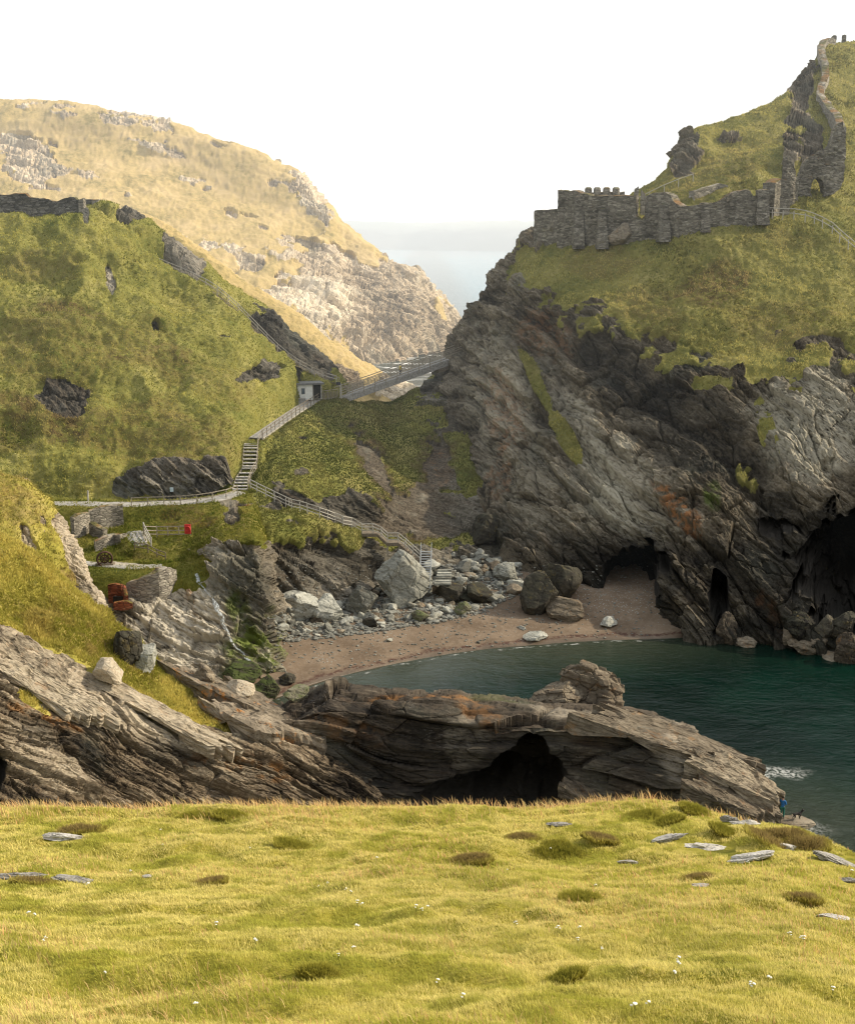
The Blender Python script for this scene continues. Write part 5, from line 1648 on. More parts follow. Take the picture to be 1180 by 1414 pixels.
m.build('abutment', M_wood_dark, br)
m = MB()
m.bar(A + side * 1.05 - (0, 0, 1.2), A + side * 1.05 + (0, 0, 2.3), .28, .28, (0, 1, 0))
m.build('newel', M_wood_pale, br)
# landing with slatted front
C0 = P(434, 553, 191.5)
ld = thing('landing', 'timber landing with a slatted front between the kiosk and the footbridge', 'landing', tuple(C0))
m = MB()
e1 = A - C0
m.box((C0 + A) / 2 + (0, .9, -.05), e1 / 2, (0, 1.2, 0), (0, 0, .08))
m.build('deck', M_board, ld)
m = MB()
m.bar(C0 - (0, 0, .45), A - (0, .1, .45), .14, .7)
m.build('beam', M_board, ld)
railing('', '', [C0 + (0, -.3, 0), A + (0, -.35, 0)], M_wood, 1.2, .6, (1.15, .15), .09, parent=ld)
m = MB()
for k in range(26):
    q = C0 + e1 * (k + .5) / 26 + (0, -.3, .1)
    m.bar(q, q + (0, 0, 1.0), .05, .05, (0, 1, 0))
m.build('balusters', M_wood, ld)
# kiosk
K = P(425, 552, 189.6)
kx = np.array([.96, .28, 0])
ky = np.array([-.28, .96, 0])
ks = thing('kiosk', 'small white flat roofed kiosk beside the footbridge landing', 'kiosk', tuple(K))
m = MB()
m.box(K + kx * -.5 + ky * 1.0 + (0, 0, 1.2), kx * 1.2, ky * 1.2, (0, 0, 1.2))
m.build('wall', M_white, ks)
m = MB()
m.box(K + kx * 1.55 + ky * 1.3 + (0, 0, 1.18), kx * .75, ky * .9, (0, 0, 1.18))
m.build('porch', M_wood_pale, ks)
m = MB()
m.box(K + kx * .25 + ky * 1.0 + (0, 0, 2.5), kx * 2.25, ky * 1.55, (0, 0, .12))
m.build('roof', M_roof, ks)
m = MB()
m.box(K + kx * -.75 + ky * -.215 + (0, 0, 1.4), kx * .3, ky * .03, (0, 0, .5))
wf = m.build('window', M_wood_pale, ks)
m = MB()
m.box(K + kx * -.75 + ky * -.255 + (0, 0, 1.4), kx * .24, ky * .012, (0, 0, .43))
m.build('pane', M_glass, wf)
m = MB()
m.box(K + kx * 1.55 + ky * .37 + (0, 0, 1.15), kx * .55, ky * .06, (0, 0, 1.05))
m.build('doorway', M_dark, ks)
wall('stone_footing', 'rough stone footing wall under the left end of the kiosk', wallpx([(405, 562, 536, 189.0), (412, 562, 537, 189.0)]), 1.5, M_wall, 66, ragged=.15)
m = MB()
for k in range(6):
    q = P(415, 551 + k * 2.2, 188.6 - k * .18)
    m.box(q, (.75, 0, 0), (0, .3, 0), (0, 0, .13))
st = m.build('stone_steps', M_board)
tag(st, 'short flight of grey steps below the kiosk window', 'steps')
sg2 = thing('notice_sign', 'small blue notice board on the footbridge newel post', 'sign', tuple(P(470, 530, 193)))
m = MB()
m.box(P(467, 529.5, 192.3), (.34, 0, 0), (0, .03, 0), (0, 0, .22))
m.build('board', M_navy, sg2)
m = MB()
m.bar(P(467, 532, 192.42), P(467, 545, 192.42), .07, .07, (0, 1, 0))
m.build('post', M_wood, sg2)

# boardwalk ramp
rp = [q + np.array([0, 0, .22]) for q in RAMP[:-1]]
bw = thing('boardwalk', 'pale boardwalk ramp climbing from the stairs to the kiosk', 'boardwalk', tuple(rp[0]))
m = MB()
m2 = MB()
rr_ = []
for a, b in zip(rp[:-1], rp[1:]):
    d = b - a
    sd = unit(np.cross(d, (0, 0, 1)))
    if sd[0] < 0:
        sd = -sd
    n = max(2, int(np.linalg.norm(d) / .35))
    for k in range(n):
        m.box(a + d * (k + .5) / n, d / n * .47, sd * .95, (0, 0, .05))
    m2.bar(a + sd * .93 - (0, 0, .35), b + sd * .93 - (0, 0, .35), .12, .6)
    m2.bar(a - sd * .93 - (0, 0, .35), b - sd * .93 - (0, 0, .35), .12, .6)
    rr_.append(a + sd * .98)
rr_.append(rp[-1] + sd * .98)
m.build('deck', M_board, bw)
m2.build('beam', M_wood_pale, bw)
railing('', '', rr_, M_wood_dark, 1.05, 1.9, (1.0, .55), .09, parent=bw)

# timber stairs
stt = thing('staircase', 'wide timber staircase of pale treads climbing the grass below the boardwalk', 'staircase', tuple(P(335, 672, 152)))
tread = []
NS = 15
tk_ = np.interp(np.arange(NS), [0, 4, 6, 14], [0, 1, 2, 3])
TR = pchip(np.array(STAIR), tk_)
for k in range(NS):
    c = TR[k] + np.array([0, 0, .14])
    m = MB()
    wd = .88
    m.box(c, (wd, 0, 0), (0, .30, 0), (0, 0, .06))
    m.build('step', M_wood_pale, stt)
    tread.append(c)
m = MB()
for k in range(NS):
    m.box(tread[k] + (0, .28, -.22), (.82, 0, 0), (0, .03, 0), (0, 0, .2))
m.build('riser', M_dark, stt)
for s_ in (-1, 1):
    m = MB()
    for a, b in zip(tread[:-1], tread[1:]):
        m.bar(a + (s_ * .92, 0, -.2), b + (s_ * .92, 0, -.2), .08, .4)
    m.build('stringer', M_wood, stt)
railing('', '', [tread[0] + (1.0, 0, 0), tread[4] + (1.0, 0, 0), tread[6] + (1.0, 0, 0), tread[-1] + (1.0, 0, 0), rp[0] + (.9, 0, 0)], M_wood, 1.0, 1.7, (1.0, .55), .1, parent=stt)

# ---------------------------------------------------------------- paths on the terrace
ribbon('path', 'grey gravel path along the foot of the hill to the stairs', PATH_MAIN, 2.6, M_gravel)
ribbon('path', 'grey path dropping from the main path to the winch lawn', PATH_DOWN, 1.9, M_gravel)
ribbon('path', 'pale trodden strip across the winch lawn', PATH_LAWN, 1.3, M_gravel)


def gp(pix, dz=0.0):
    return [np.array(ground(x, y)[0]) + (0, 0, dz) for x, y in pix]


railing('railing', 'wooden railing along the path from the terrace corner to the stairs', [q + np.array([0, -1.35, 0]) for q in PATH_MAIN[3:]], M_wood, 1.05, 1.9, (1.0, .55), .11)
railing('railing', 'steep railing dropping beside the path to the lawn', [q + np.array([1.0, 0, 0]) for q in PATH_DOWN], M_wood_pale, 1.05, 2.6, (1.0, .6, .25), .13)
railing('railing', 'level railing on the cliff edge holding the red lifebuoy box', gp([(199, 739), (220, 739.5), (240, 739.5), (263, 739)]), M_wood, 1.05, 2.0, (1.0, .55, .15), .11)
railing('railing', 'low dark railing leaning down the bank above the winch lawn', gp([(186, 760), (203, 762), (214, 769), (229, 774)]), M_wood_dark, .9, 1.8, (1.0, .5), .1)
gpost = gp([(122, 693)])[0]
m = MB()
m.bar(gpost - (0, 0, .3), gpost + (0, 0, 1.4), .16, .16, (0, 1, 0))
tag(m.build('marker_post', M_wood_pale), 'single short wooden post beside the gravel path at left', 'post')
# lifebuoy
lb = np.array(ground(260, 739)[0])
lf = thing('lifebuoy', 'red lifebuoy on its red backboard at the end of the level railing', 'lifebuoy', tuple(lb))
m = MB()
m.box(lb + (0, -.2, .75), (.36, 0, 0), (0, .04, 0), (0, 0, .55))
m.build('backboard', M_red, lf, bevel=.03)
m = MB()
m.torus(lb + (0, -.3, .8), (0, 1, 0), .27, .07)
m.build('ring', M_red, lf, True)
# little plaque on the rock face behind the path
q, nq = ground(238, 675)
m = MB()
m.box(np.array(q) + (0, -.45, 0), (.22, 0, 0), (0, .03, 0), (0, 0, .28))
pq = thing('plaque', 'small pale blue plaque on the rock face above the path', 'plaque', tuple(q))
m.build('panel', plain('pale_blue_enamel', (.5, .62, .7), (.65, .74, .8), 3, .4), pq)

# ---------------------------------------------------------------- ruined buildings on the terrace
rh = thing('ruined_house', 'roofless stone house ruin with a turfed wall top beside the path', 'ruin', tuple(P(140, 742, 137)))
wall('side_wall', '', wallpx([(104, 750, 716, 136), (112, 748, 711, 136.5), (126, 742, 707, 138.5)]), .9, M_wall_pale, 71, rh, ragged=.12, rough=.035)
wall('front_wall', '', wallpx([(125, 742, 706, 138.6), (140, 741, 701, 139), (155, 741, 698, 139.6), (172, 742, 698, 140)]), 1.0, M_wall_pale, 72, rh, ragged=.1, rough=.035)
wall('inner_wall', '', wallpx([(124, 746, 722, 137.4), (133, 748, 726, 136.4), (143, 749, 731, 135.8)]), .7, M_wall, 73, rh, ragged=.12, rough=.035)
wall('garden_wall', 'low broken stone wall on the bank right of the house ruin', wallpx([(132, 762, 750), (146, 757, 744), (158, 752, 740), (166, 750, 740)]), .9, M_wall_pale, 74, ragged=.25, rough=.035)
ww = wall('revetment', 'curved stone retaining wall under the winch lawn', wallpx([(176, 836, 806, 120.5), (190, 838, 801, 120), (206, 839, 795, 119.8), (222, 838, 789, 120), (236, 836, 783, 120.8), (246, 832, 786, 122.5)]), 1.3, M_wall_pale, 75, ragged=.1, rough=.035, cat='retaining wall')
bk = thing('brick_ruin', 'small roofless ruin of bright red brick under the turf edge', 'ruin', tuple(P(163, 835, 118)))
wall('back_wall', '', wallpx([(150, 832, 807, 119.5), (158, 832, 806, 119.3), (169, 832, 808, 119.3)], sink=.1), .5, M_brick, 76, bk, ragged=.1, rough=.02, step=.18)
wall('side_wall', '', wallpx([(169.5, 833, 809, 119.2), (171.5, 834, 815, 118.2), (173, 836, 823, 117.2)], sink=.1), .35, M_brick, 77, bk, ragged=.1, rough=.02, step=.18)
wall('front_wall', '', wallpx([(157, 841, 833, 116.6), (168, 842, 831, 116.5), (176, 841, 831, 116.5), (183, 839, 834, 116.6)], sink=.1), .6, M_brick, 78, bk, ragged=.08, rough=.02, step=.15)
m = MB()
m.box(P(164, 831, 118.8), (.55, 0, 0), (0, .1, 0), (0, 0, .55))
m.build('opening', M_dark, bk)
# winch wheel
wq = np.array(ground(145, 781)[0])
R = .86
wc = wq + np.array([0, 0, R * .86])
wh = thing('winch_wheel', 'rusty spoked iron winch wheel standing on the terrace lawn', 'winch wheel', tuple(wq))
ax = unit((.35, -1, 0))
m = MB()
m.torus(wc, ax, R * .9, .11, 30, 8)
m.torus(wc + ax * .22, ax, R * .9, .09, 30, 8)
m.build('rim', M_iron, wh, True)
m = MB()
m.torus(wc, ax, R * .48, .08, 24, 6)
a_ = unit(np.cross(ax, (0, 0, 1)))
for k in range(8):
    t = k * math.pi / 4
    m.bar(wc, wc + (a_ * math.cos(t) + np.array([0, 0, 1]) * math.sin(t)) * R * .86, .11, .09, up=ax)
m.build('spoke', M_iron, wh)
m = MB()
m.lathe(wc - ax * .3, [(.17, 0), (.17, .7)], ax, 14)
m.build('hub', M_iron, wh)
m = MB()
m.box(wq + (0, .1, .12), (.95, 0, 0), (0, .45, 0), (0, 0, .12))
m.build('plinth', M_wood_dark, wh)

# ---------------------------------------------------------------- way down to the beach
railing('railing', 'stepped wooden railing zigzagging down the ledge towards the beach', gp([(346, 676), (358, 682), (368, 687), (382, 694), (395, 700), (404, 704), (414, 706), (420, 708), (430, 711), (446, 716), (462, 722), (474, 727), (488, 729), (500, 737)]), M_wood_pale, 1.15, 1.6, (1.1, .7, .35), .11)
pl0, pl1, pl2, pl3 = P(500, 737, 144.5), P(521, 737, 144), P(535, 750, 142.5), P(551, 750, 142)
dk = thing('beach_stairway', 'wooden platform and stairway on legs leading down beside the big boulder', 'stairway', tuple(pl2))
for nm, a, b in (('platform', pl0, pl1), ('stair_flight', pl1, pl2), ('platform', pl2, pl3), ('stair_flight', pl3, P(580, 776, 139.5))):
    m = MB()
    n = 8
    for k in range(n):
        c = a + (b - a) * (k + .5) / n
        m.box(c + (0, .6, 0), ((b - a)[0] / n * .48, 0, 0), (0, .7, 0), (0, 0, .05))
    m.bar(a - (0, .1, .18), b - (0, .1, .18), .1, .34)
    m.build(nm, M_wood_dark, dk)
railing('', '', [pl0, pl1, pl2, pl3, P(580, 776, 139.5)], M_wood_pale, 1.15, 1.3, (1.1, .75, .4), .11, parent=dk)
for p_ in (pl2, pl3):
    m = MB()
    m.bar(p_ - (0, 0, 1.7), p_, .16, .16, (0, 1, 0))
    m.build('leg', M_wood, dk)
s0, s1 = P(588.5, 760, 141.2), P(586, 813, 135.0)
ms = thing('steel_steps', 'grey steel open step flight reaching down to the rocks', 'steps', tuple(s1))
for sx in (-.62, .62):
    m = MB()
    m.bar(s0 + (sx, 0, 0), s1 + (sx, 0, 0), .1, .26)
    m.build('stringer', M_steel, ms)
    m = MB()
    m.bar(s0 + (sx, 0, .95), s1 + (sx, 0, .95), .06, .06)
    for k in range(5):
        q = s0 + (s1 - s0) * k / 4 + (sx, 0, 0)
        m.bar(q, q + (0, 0, .95), .05, .05, (0, 1, 0))
    m.build('handrail', M_steel, ms)
for k in range(15):
    m = MB()
    m.box(s0 + (s1 - s0) * (k + .5) / 15, (.6, 0, 0), (0, .13, 0), (0, 0, .025))
    m.build('tread', M_steel, ms)
cs = thing('stone_steps', 'worn concrete steps among the pale rocks right of the steel flight', 'steps', tuple(P(610, 806, 136)))
for k in range(6):
    m = MB()
    q = P(611 + k * .5, 806 - k * 3.6, 136 + k * .5)
    m.box(q, (.95 - .03 * k, 0, 0), (0, .32, 0), (0, 0, .13))
    m.build('step', M_rk_pale, cs, bevel=.03)

# railing on the headland grass + ward fence
railing('fence', 'pale post and rail fence curving down the headland grass at right', gp([(1050, 301), (1062, 302), (1076, 303), (1092, 303), (1104, 304), (1118, 308), (1132, 314), (1146, 321), (1156, 331), (1168, 341), (1180, 351), (1196, 366)]), M_wood_pale, 1.3, 1.7, (1.25, .75), .12, cat='fence')
fp_ = [P(862, 268, 205), P(880, 262, 207), P(905, 262, 207), P(930, 260, 208), P(956, 258, 209)]
fp_ = [np.array([q[0], q[1], below(q[0], q[1])]) for q in fp_]
railing('fence', 'thin pale fence on the lawn inside the castle ward', fp_, M_wood_pale, 1.2, 2.8, (1.1,), .1, cat='fence')

# ---------------------------------------------------------------- boulders
BL = [
    (556, 836, 82, 76, M_rk_pale, 'huge pale fractured boulder below the wooden stairway', 201, dict(depth=.8, sub=6, rough=.05, tilt=-8)),
    (500, 846, 50, 42, M_rk_pale, 'pale wedge shaped boulder left of the huge boulder', 202, {}),
    (408, 852, 66, 38, M_rk_pale, 'low pale green ledge boulder under the dark cliff', 203, {}),
    (452, 858, 44, 36, M_rk_pale, 'rounded pale boulder between the ledge and the wedge boulder', 221, {}),
    (621, 830, 44, 27, M_rk_dark, 'dark rounded boulder, left of the pair on the sand edge', 204, dict(rough=.03)),
    (659, 833, 44, 28, M_rk_dark, 'dark rounded boulder, right of the pair on the sand edge', 205, dict(rough=.03)),
    (641, 834, 24, 16, M_rk_dark, 'small dark boulder in front of the dark pair', 206, {}),
    (638, 848, 26, 18, M_rk_moss, 'small green algae covered boulder on the sand', 207, {}),
    (580, 857, 28, 14, M_rk_moss, 'flat greenish boulder at the edge of the stones', 222, {}),
    (744, 846, 54, 56, M_rk_dark, 'tall black boulder with a yellow lichen patch', 208, dict(rough=.035)),
    (775, 830, 60, 52, M_rk_dark, 'broad grey boulder leaning on the cliff behind the tall black one', 223, dict(rough=.03)),
    (781, 855, 54, 28, M_rk_brown, 'low brown boulder with yellow weed on the sand', 209, {}),
    (840, 865, 26, 13, M_rk_pale, 'small pale boulder alone on the sand before the cave', 210, {}),
    (512, 866, 24, 13, M_rk_dark, 'small brown boulder alone on the sand at left', 211, {}),
    (740, 884, 36, 9, M_rk_pale, 'flat pale stone by the waterline', 212, {}),
    (1003, 893, 30, 46, M_rk_brown, 'upright rock stump standing at the water edge by the narrow cave', 213, {}),
    (1030, 893, 30, 14, M_rk_brown, 'rounded rock beside the upright stump', 214, {}),
    (1122, 906, 66, 30, M_rk_brown, 'large wedge boulder at the water edge below the big cave', 215, {}),
    (1172, 925, 40, 50, M_rk_brown, 'tall brown boulder at the right edge of the picture', 216, {}),
    (1105, 884, 40, 38, M_rk_dark, 'dark boulder in the mouth of the big cave', 217, {}),
    (1140, 880, 34, 30, M_rk_dark, 'grey boulder wedged behind the large wedge boulder', 218, {}),
    (1165, 878, 36, 34, M_rk_dark, 'rounded boulder under the roof of the big cave', 219, {}),
    (1090, 890, 24, 26, M_rk_brown, 'rusty boulder at the left of the big cave mouth', 224, {}),
    (1148, 917, 34, 12, M_rk_brown, 'flat brown rock awash beside the tall brown boulder', 225, {}),
    (667, 752, 44, 44, M_rk_dark, 'big dark boulder at the foot of the scree', 226, {}),
    (700, 800, 40, 22, M_rk_pale, 'tan flat topped boulder among the upper stones', 227, {}),
    (148, 944, 46, 32, M_rk_slab, 'leaning pale boulder alone in the grass of the near slope', 230, dict(sub=6, tilt=-25, planes=9, rough=.04)),
    (176, 914, 40, 44, M_rk_dark, 'dark jagged boulder overhanging the grass below the spur', 231, dict(sub=6, rough=.09)),
    (200, 928, 40, 40, M_rk_pale, 'pale block beside the dark jagged boulder', 232, dict(sub=5)),
    (282, 952, 36, 34, M_rk_slab, 'pale pointed boulder behind the orange edged slab', 233, {}),
    (330, 968, 52, 26, M_rk_slab, 'low pale boulder behind the orange edged slab, nearer the sea', 234, dict(tilt=-10)),
    (370, 962, 44, 26, M_rk_moss, 'green boulder at the cliff foot by the stream', 235, {}),
    (330, 945, 60, 30, M_rk_moss, 'mossy hump under the falling stream', 236, {}),
    (395, 944, 26, 14, M_rk_dark, 'small dark boulder where the stream meets the beach', 237, {}),
    (410, 968, 40, 18, M_rk_moss, 'weedy boulder at the inner end of the promontory', 238, {}),
    (815, 985, 96, 72, M_rk_slab, 'craggy stack rising from the far side of the promontory', 240, dict(d=95.5, depth=.7, sub=6, rough=.11, planes=10, sink=.2)),
    (770, 985, 80, 42, M_rk_slab, 'lower shoulder of rock beside the craggy stack', 241, dict(d=94, depth=.7, sub=6, rough=.08, tilt=18)),
    (574, 378 + 10, 26, 22, M_rk_slab, 'knob of rock on the skyline of the far headland', 244, dict(d=490, sink=.3)),
]
for (x, yb, w_, h_, mt, lab, sd, kw) in BL:
    boulder(x, yb, w_, h_, mt, lab, sd, **kw)

# loose beach stones: individuals of eight shapes, in two colours
var = [rock_mesh('beach_stone', 300 + k, 3, M_rk_pale if k < 6 else M_rk_brown, (1, .8, .55), 12, .05) for k in range(8)]
poly = [(378, 862), (400, 840), (430, 832), (470, 826), (530, 815), (560, 795), (600, 772), (650, 762), (720, 782), (722, 815), (660, 845), (610, 856), (540, 866), (470, 876), (390, 884)]


def inside(x, y, pl):
    c = False
    for (x1, y1), (x2, y2) in zip(pl, pl[1:] + pl[:1]):
        if (y1 > y) != (y2 > y) and x < (x2 - x1) * (y - y1) / (y2 - y1) + x1:
            c = not c
    return c


rs = random.Random(5)
cnt = 0
while cnt < 298:
    x, y = rs.uniform(380, 730), rs.uniform(755, 888)
    stray = rs.random() < .07 and y > 850
    if not inside(x, y, poly) and not stray:
        continue
    p_, n_ = ground(x, y)
    s_ = rs.choice((.35, .42, .5, .6, .75, .95)) * rs.uniform(.8, 1.2) * (1.25 if y < 830 else .9) * (.6 if stray else 1)
    o = bpy.data.objects.new('beach_stone', var[rs.randrange(8)])
    COL.objects.link(o)
    o.location = p_ + Vector((0, 0, s_ * .22))
    o.scale = (s_ * rs.uniform(.8, 1.25), s_, s_ * rs.uniform(.8, 1.3))
    o.rotation_euler = (rs.uniform(-.35, .35), rs.uniform(-.35, .35), rs.uniform(0, 6.28))
    tag(o, 'loose grey stone in the stone bank at the head of the beach', 'stone', 'loose stones at the head of the beach')
    cnt += 1
# pebbles: one uncountable mass
pv, pf = [], []
base = rock_mesh('seed', 77, 1, M_rk_pale, (1, .8, .6), 6, .03)
bv = np.array([v.co[:] for v in base.vertices])
bf = np.array([list(p.vertices) for p in base.polygons])
bpy.data.meshes.remove(base)
k = 0
while k < 5200:
    x, y = rs.uniform(370, 900), rs.uniform(780, 930)
    inp = inside(x, y, [(a, b + 4) for a, b in poly])
    if not inp and rs.random() < .9:
        continue
    p_, n_ = ground(x, y)
    if p_.z < .15 or p_.z > 7:
        continue
    s_ = rs.choice((rs.uniform(.08, .2), rs.uniform(.14, .42))) if inp else rs.uniform(.05, .2)
    a = rs.uniform(0, 6.28)
    q = bv * s_ * np.array([rs.uniform(.8, 1.3), 1, rs.uniform(.7, 1.2)])
    q = np.stack([q[:, 0] * math.cos(a) - q[:, 1] * math.sin(a), q[:, 0] * math.sin(a) + q[:, 1] * math.cos(a), q[:, 2]], 1) + np.array(p_) + (0, 0, s_ * .15)
    pv.append(q)
    pf.append(bf + k * len(bv))
    k += 1
me = bpy.data.meshes.new('pebbles')
me.from_pydata(np.concatenate(pv).tolist(), [], np.concatenate(pf).tolist())
me.materials.append(rock_mat('pale_pebbles', (.16, .16, .14), (.36, .36, .315), (.56, .56, .5), lf=.1))
tag(link('pebbles', me), 'small pebbles strewn between the beach stones and over the sand', kind='stuff')

# ---------------------------------------------------------------- big slabs on the near rocks
slab([P(214, 910, 89), P(345, 948, 91.5), P(470, 1018, 86.5), P(285, 950, 85.5)], (-.7, .1, -2.6), M_rk_orange, 'long tilted slab with an orange lichen edge, upper of the two', 401)
slab([P(280, 966, 84.6), P(352, 976, 86.2), P(458, 1018, 85.6), P(350, 1006, 82.4)], (-.3, .1, -2.8), M_rk_orange, 'broad tilted slab with an orange corner, lower of the two', 402)
slab([P(108, 935, 79.3), P(165, 940, 81.3), P(318, 1022, 80.9), P(270, 1018, 78.6)], (-.2, .3, -1.1), M_rk_slab, 'long pale slab running diagonally below the grass', 403)
slab([P(-30, 872, 77.5), P(40, 882, 79.5), P(110, 945, 79), P(60, 945, 76.5)], (-.3, .1, -1.0), M_rk_slab, 'pale slab in the grass at the left edge of the picture', 404)
slab([P(-20, 912, 75.5), P(40, 915, 77), P(150, 985, 76.5), P(100, 985, 74.8)], (-.2, .1, -.8), M_rk_slab, 'second pale slab below the left edge slab', 405)
slab([P(85, 918, 80.5), P(100, 914, 81.5), P(128, 938, 81.5), P(118, 940, 80.5)], (-.1, .1, -.5), M_rk_slab, 'short pale slab between grass tufts above the long slab', 406, nu=30, nv=12)
# sunlit slabs on the promontory tip
slab([P(950, 1052, 82.1), P(1000, 1038, 84.3), P(1076, 1088, 84.3), P(1056, 1102, 82.1)], (0, .2, -1.8), M_rk_slab, 'sunlit stepped slab on the promontory tip, upper one', 407)
slab([P(950, 1082, 80.9), P(985, 1074, 82.5), P(1076, 1118, 82.9), P(1048, 1128, 81.1)], (0, .2, -1.6), M_rk_slab, 'sunlit stepped slab on the promontory tip, lower one', 408)
slab([P(800, 990, 83.6), P(860, 972, 88), P(1045, 1046, 86.6), P(960, 1044, 82.6)], (0, .2, -1.5), M_rk_brown, 'long tilted top slab of the promontory', 409, nu=90)
slab([P(775, 1085, 82.2), P(800, 1080, 83.5), P(880, 1128, 82.8), P(850, 1135, 81.4)], (0, .1, -1.0), M_rk_brown, 'leaning slab at the right of the promontory cave', 410)

# ---------------------------------------------------------------- stream falling over the terrace cliff
wf_ = [(272, 792), (276, 804), (284, 815), (296, 830), (302, 845), (308, 862), (316, 880), (322, 890), (334, 902), (342, 912), (352, 924)]
pts = np.array([np.array(ground(x, y)[0]) for x, y in wf_])
pp = pchip(pts, np.linspace(0, len(wf_) - 1, 90))
G = np.zeros((len(pp), 5, 3))
for i in range(len(G)):
    wv = .05 + .22 * vnoise(np.array([[i * .13, 3.3, 0]]), 9)[0]
    jx = .35 * (vnoise(np.array([[i * .2, 7.3, 0]]), 9)[0] - .5)
    for j in range(5):
        G[i, j] = pp[i] + np.array([(j / 4 - .5) * wv * 2 + jx, -.2 - .1 * math.sin(j), .08])
sm_ = link('waterfall', grid_mesh('waterfall', G, mat=M_foamw))
tag(sm_, 'thin white stream falling over the mossy cliff beside the terrace', 'waterfall')

# ---------------------------------------------------------------- people and dog
fx = P(1079, 1130, 83.8)
dq = P(1100, 1131.5, 83.6)
print('tip ground', below(fx[0], fx[1]), fx[2], below(dq[0], dq[1]), dq[2])
for k, (c, sz, lab) in enumerate(((fx, (1.5, 1.3, .5), 'flat tidal rock under the person in blue'), (dq, (1.3, 1.1, .4), 'flat tidal rock under the black dog'))):
    me = rock_mesh('tidal_rock', 242 + k, 5, M_rk_brown, (1, 1, 1), 14, .05)
    co = np.array([v.co[:] for v in me.vertices])
    co[:, 2] = np.minimum(co[:, 2], .55 + .08 * (fbm(co * 3, 3, 9) - .5))
    co *= np.array(sz)
    top_ = co[(np.abs(co[:, 0]) < .3) & (np.abs(co[:, 1]) < .3), 2].max()
    me.vertices.foreach_set('co', co.astype(np.float32).ravel())
    me.update()
    o = link('tidal_rock', me)
    o.location = (c[0], c[1], c[2] - top_)
    tag(o, lab, 'boulder')
person(tuple(fx - np.array([0, 0, .02])), math.radians(150), 'person in a blue jacket and green trousers standing at the sea edge of the promontory', M_blue, M_green)
dog(tuple(dq - np.array([0, 0, .02])), math.radians(15), 'black dog standing on the tidal rock near the person in blue')
q = A + ab * (550 - 466) / (632 - 466)
person((q[0], q[1], q[2] + .06), math.radians(60), 'person in a yellow jacket crossing the footbridge', M_yellow, M_navy, 'down')
# ---------------------------------------------------------------- meadow: rocks, heather, flowers, grass
def grass_mat(name, trans=.4):
    g = G_(name)
    at = g.n('ShaderNodeAttribute', attribute_name='tint')
    dif = g.n('ShaderNodeBsdfDiffuse', {'Color': at.outputs['Color']}).outputs[0]
    tr = g.n('ShaderNodeBsdfTranslucent', {'Color': at.outputs['Color']}).outputs[0]
    return g.out(g.n('ShaderNodeMixShader', {0: trans, 1: dif, 2: tr}).outputs[0])


M_blade = grass_mat('grass_blades')


def blade_mesh(name, pos, nrm, h, w, tint, lean, rng, mat, seeds=None):
    """one triangle-pair blade per point; tint (n, 3)"""
    n = len(pos)
    a = rng.uniform(0, 2 * np.pi, n)
    sd = np.stack([np.cos(a), np.sin(a), np.zeros(n)], 1) * (w / 2)[:, None]
    up = nrm * .35 + np.array([0, 0, .65]) + lean
    up /= np.linalg.norm(up, axis=1, keepdims=True)
    b = rng.normal(0, .28, (n, 3))
    b[:, 2] = 0
    mid = pos + up * (h * .55)[:, None] + b * (h * .25)[:, None]
    tip = pos + up * h[:, None] + (b * .9 + lean * .5) * (h)[:, None]
    V = np.stack([pos - sd - nrm * .03, pos + sd - nrm * .03, mid + sd * .7, mid - sd * .7, tip], 1).reshape(-1, 3)
    k = np.arange(n) * 5
    q = np.stack([k, k + 1, k + 2, k + 3], 1)
    t = np.stack([k + 3, k + 2, k + 4], 1)
    me = bpy.data.meshes.new(name)
    me.vertices.add(n * 5)
    me.vertices.foreach_set('co', V.astype(np.float32).ravel())
    lv = np.concatenate([q.ravel(), t.ravel()]).astype(np.int32)
    me.loops.add(len(lv))
    me.loops.foreach_set('vertex_index', lv)
    me.polygons.add(2 * n)
    me.polygons.foreach_set('loop_start', np.concatenate([np.arange(n) * 4, 4 * n + np.arange(n) * 3]).astype(np.int32))
    me.polygons.foreach_set('loop_total', np.concatenate([np.full(n, 4), np.full(n, 3)]).astype(np.int32))
    me.update()
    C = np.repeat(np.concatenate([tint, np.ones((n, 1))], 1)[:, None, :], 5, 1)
    C[:, :2, :3] *= .74  # darker roots and paler tips paint depth shading into the blades
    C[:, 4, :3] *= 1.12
    at = me.attributes.new('tint', 'FLOAT_COLOR', 'POINT')
    at.data.foreach_set('color', np.clip(C, 0, 1).astype(np.float32).ravel())
    me.materials.append(mat)
    return me


def sample_grid(T, n, rng, wfun, vmask=None):
    G, N = T['G'], T['N']
    a = G[:-1, :-1]
    area = np.linalg.norm(np.cross(G[1:, :-1] - a, G[:-1, 1:] - a), axis=2)
    c = (G[:-1, :-1] + G[1:, 1:]) / 2
    w = area * wfun(c.reshape(-1, 3)).reshape(area.shape)
    if vmask is not None:
        w = w * vmask[:-1, :-1]
    # facing the viewer and inside the picture (with a margin)
    px, py = project(c)
    w = w * ((px > -330) & (px < 1500) & (py > -40) & (py < 1480) & (c[..., 1] > 4))
    vw = c - np.array([0, 0, CAMZ])
    vw /= np.linalg.norm(vw, axis=2, keepdims=True)
    w = w * (np.sum(vw * N[:-1, :-1], 2) < .12)
    cum = np.cumsum(w.ravel())
    r = rng.uniform(0, cum[-1], n)
    k = np.minimum(np.searchsorted(cum, r), len(cum) - 1)
    i, j = np.unravel_index(k, area.shape)
    u, v = rng.random((2, n, 1))
    p = (G[i, j] * (1 - u) + G[i + 1, j] * u) * (1 - v) + (G[i, j + 1] * (1 - u) + G[i + 1, j + 1] * u) * v
    return p, N[i, j], i, j


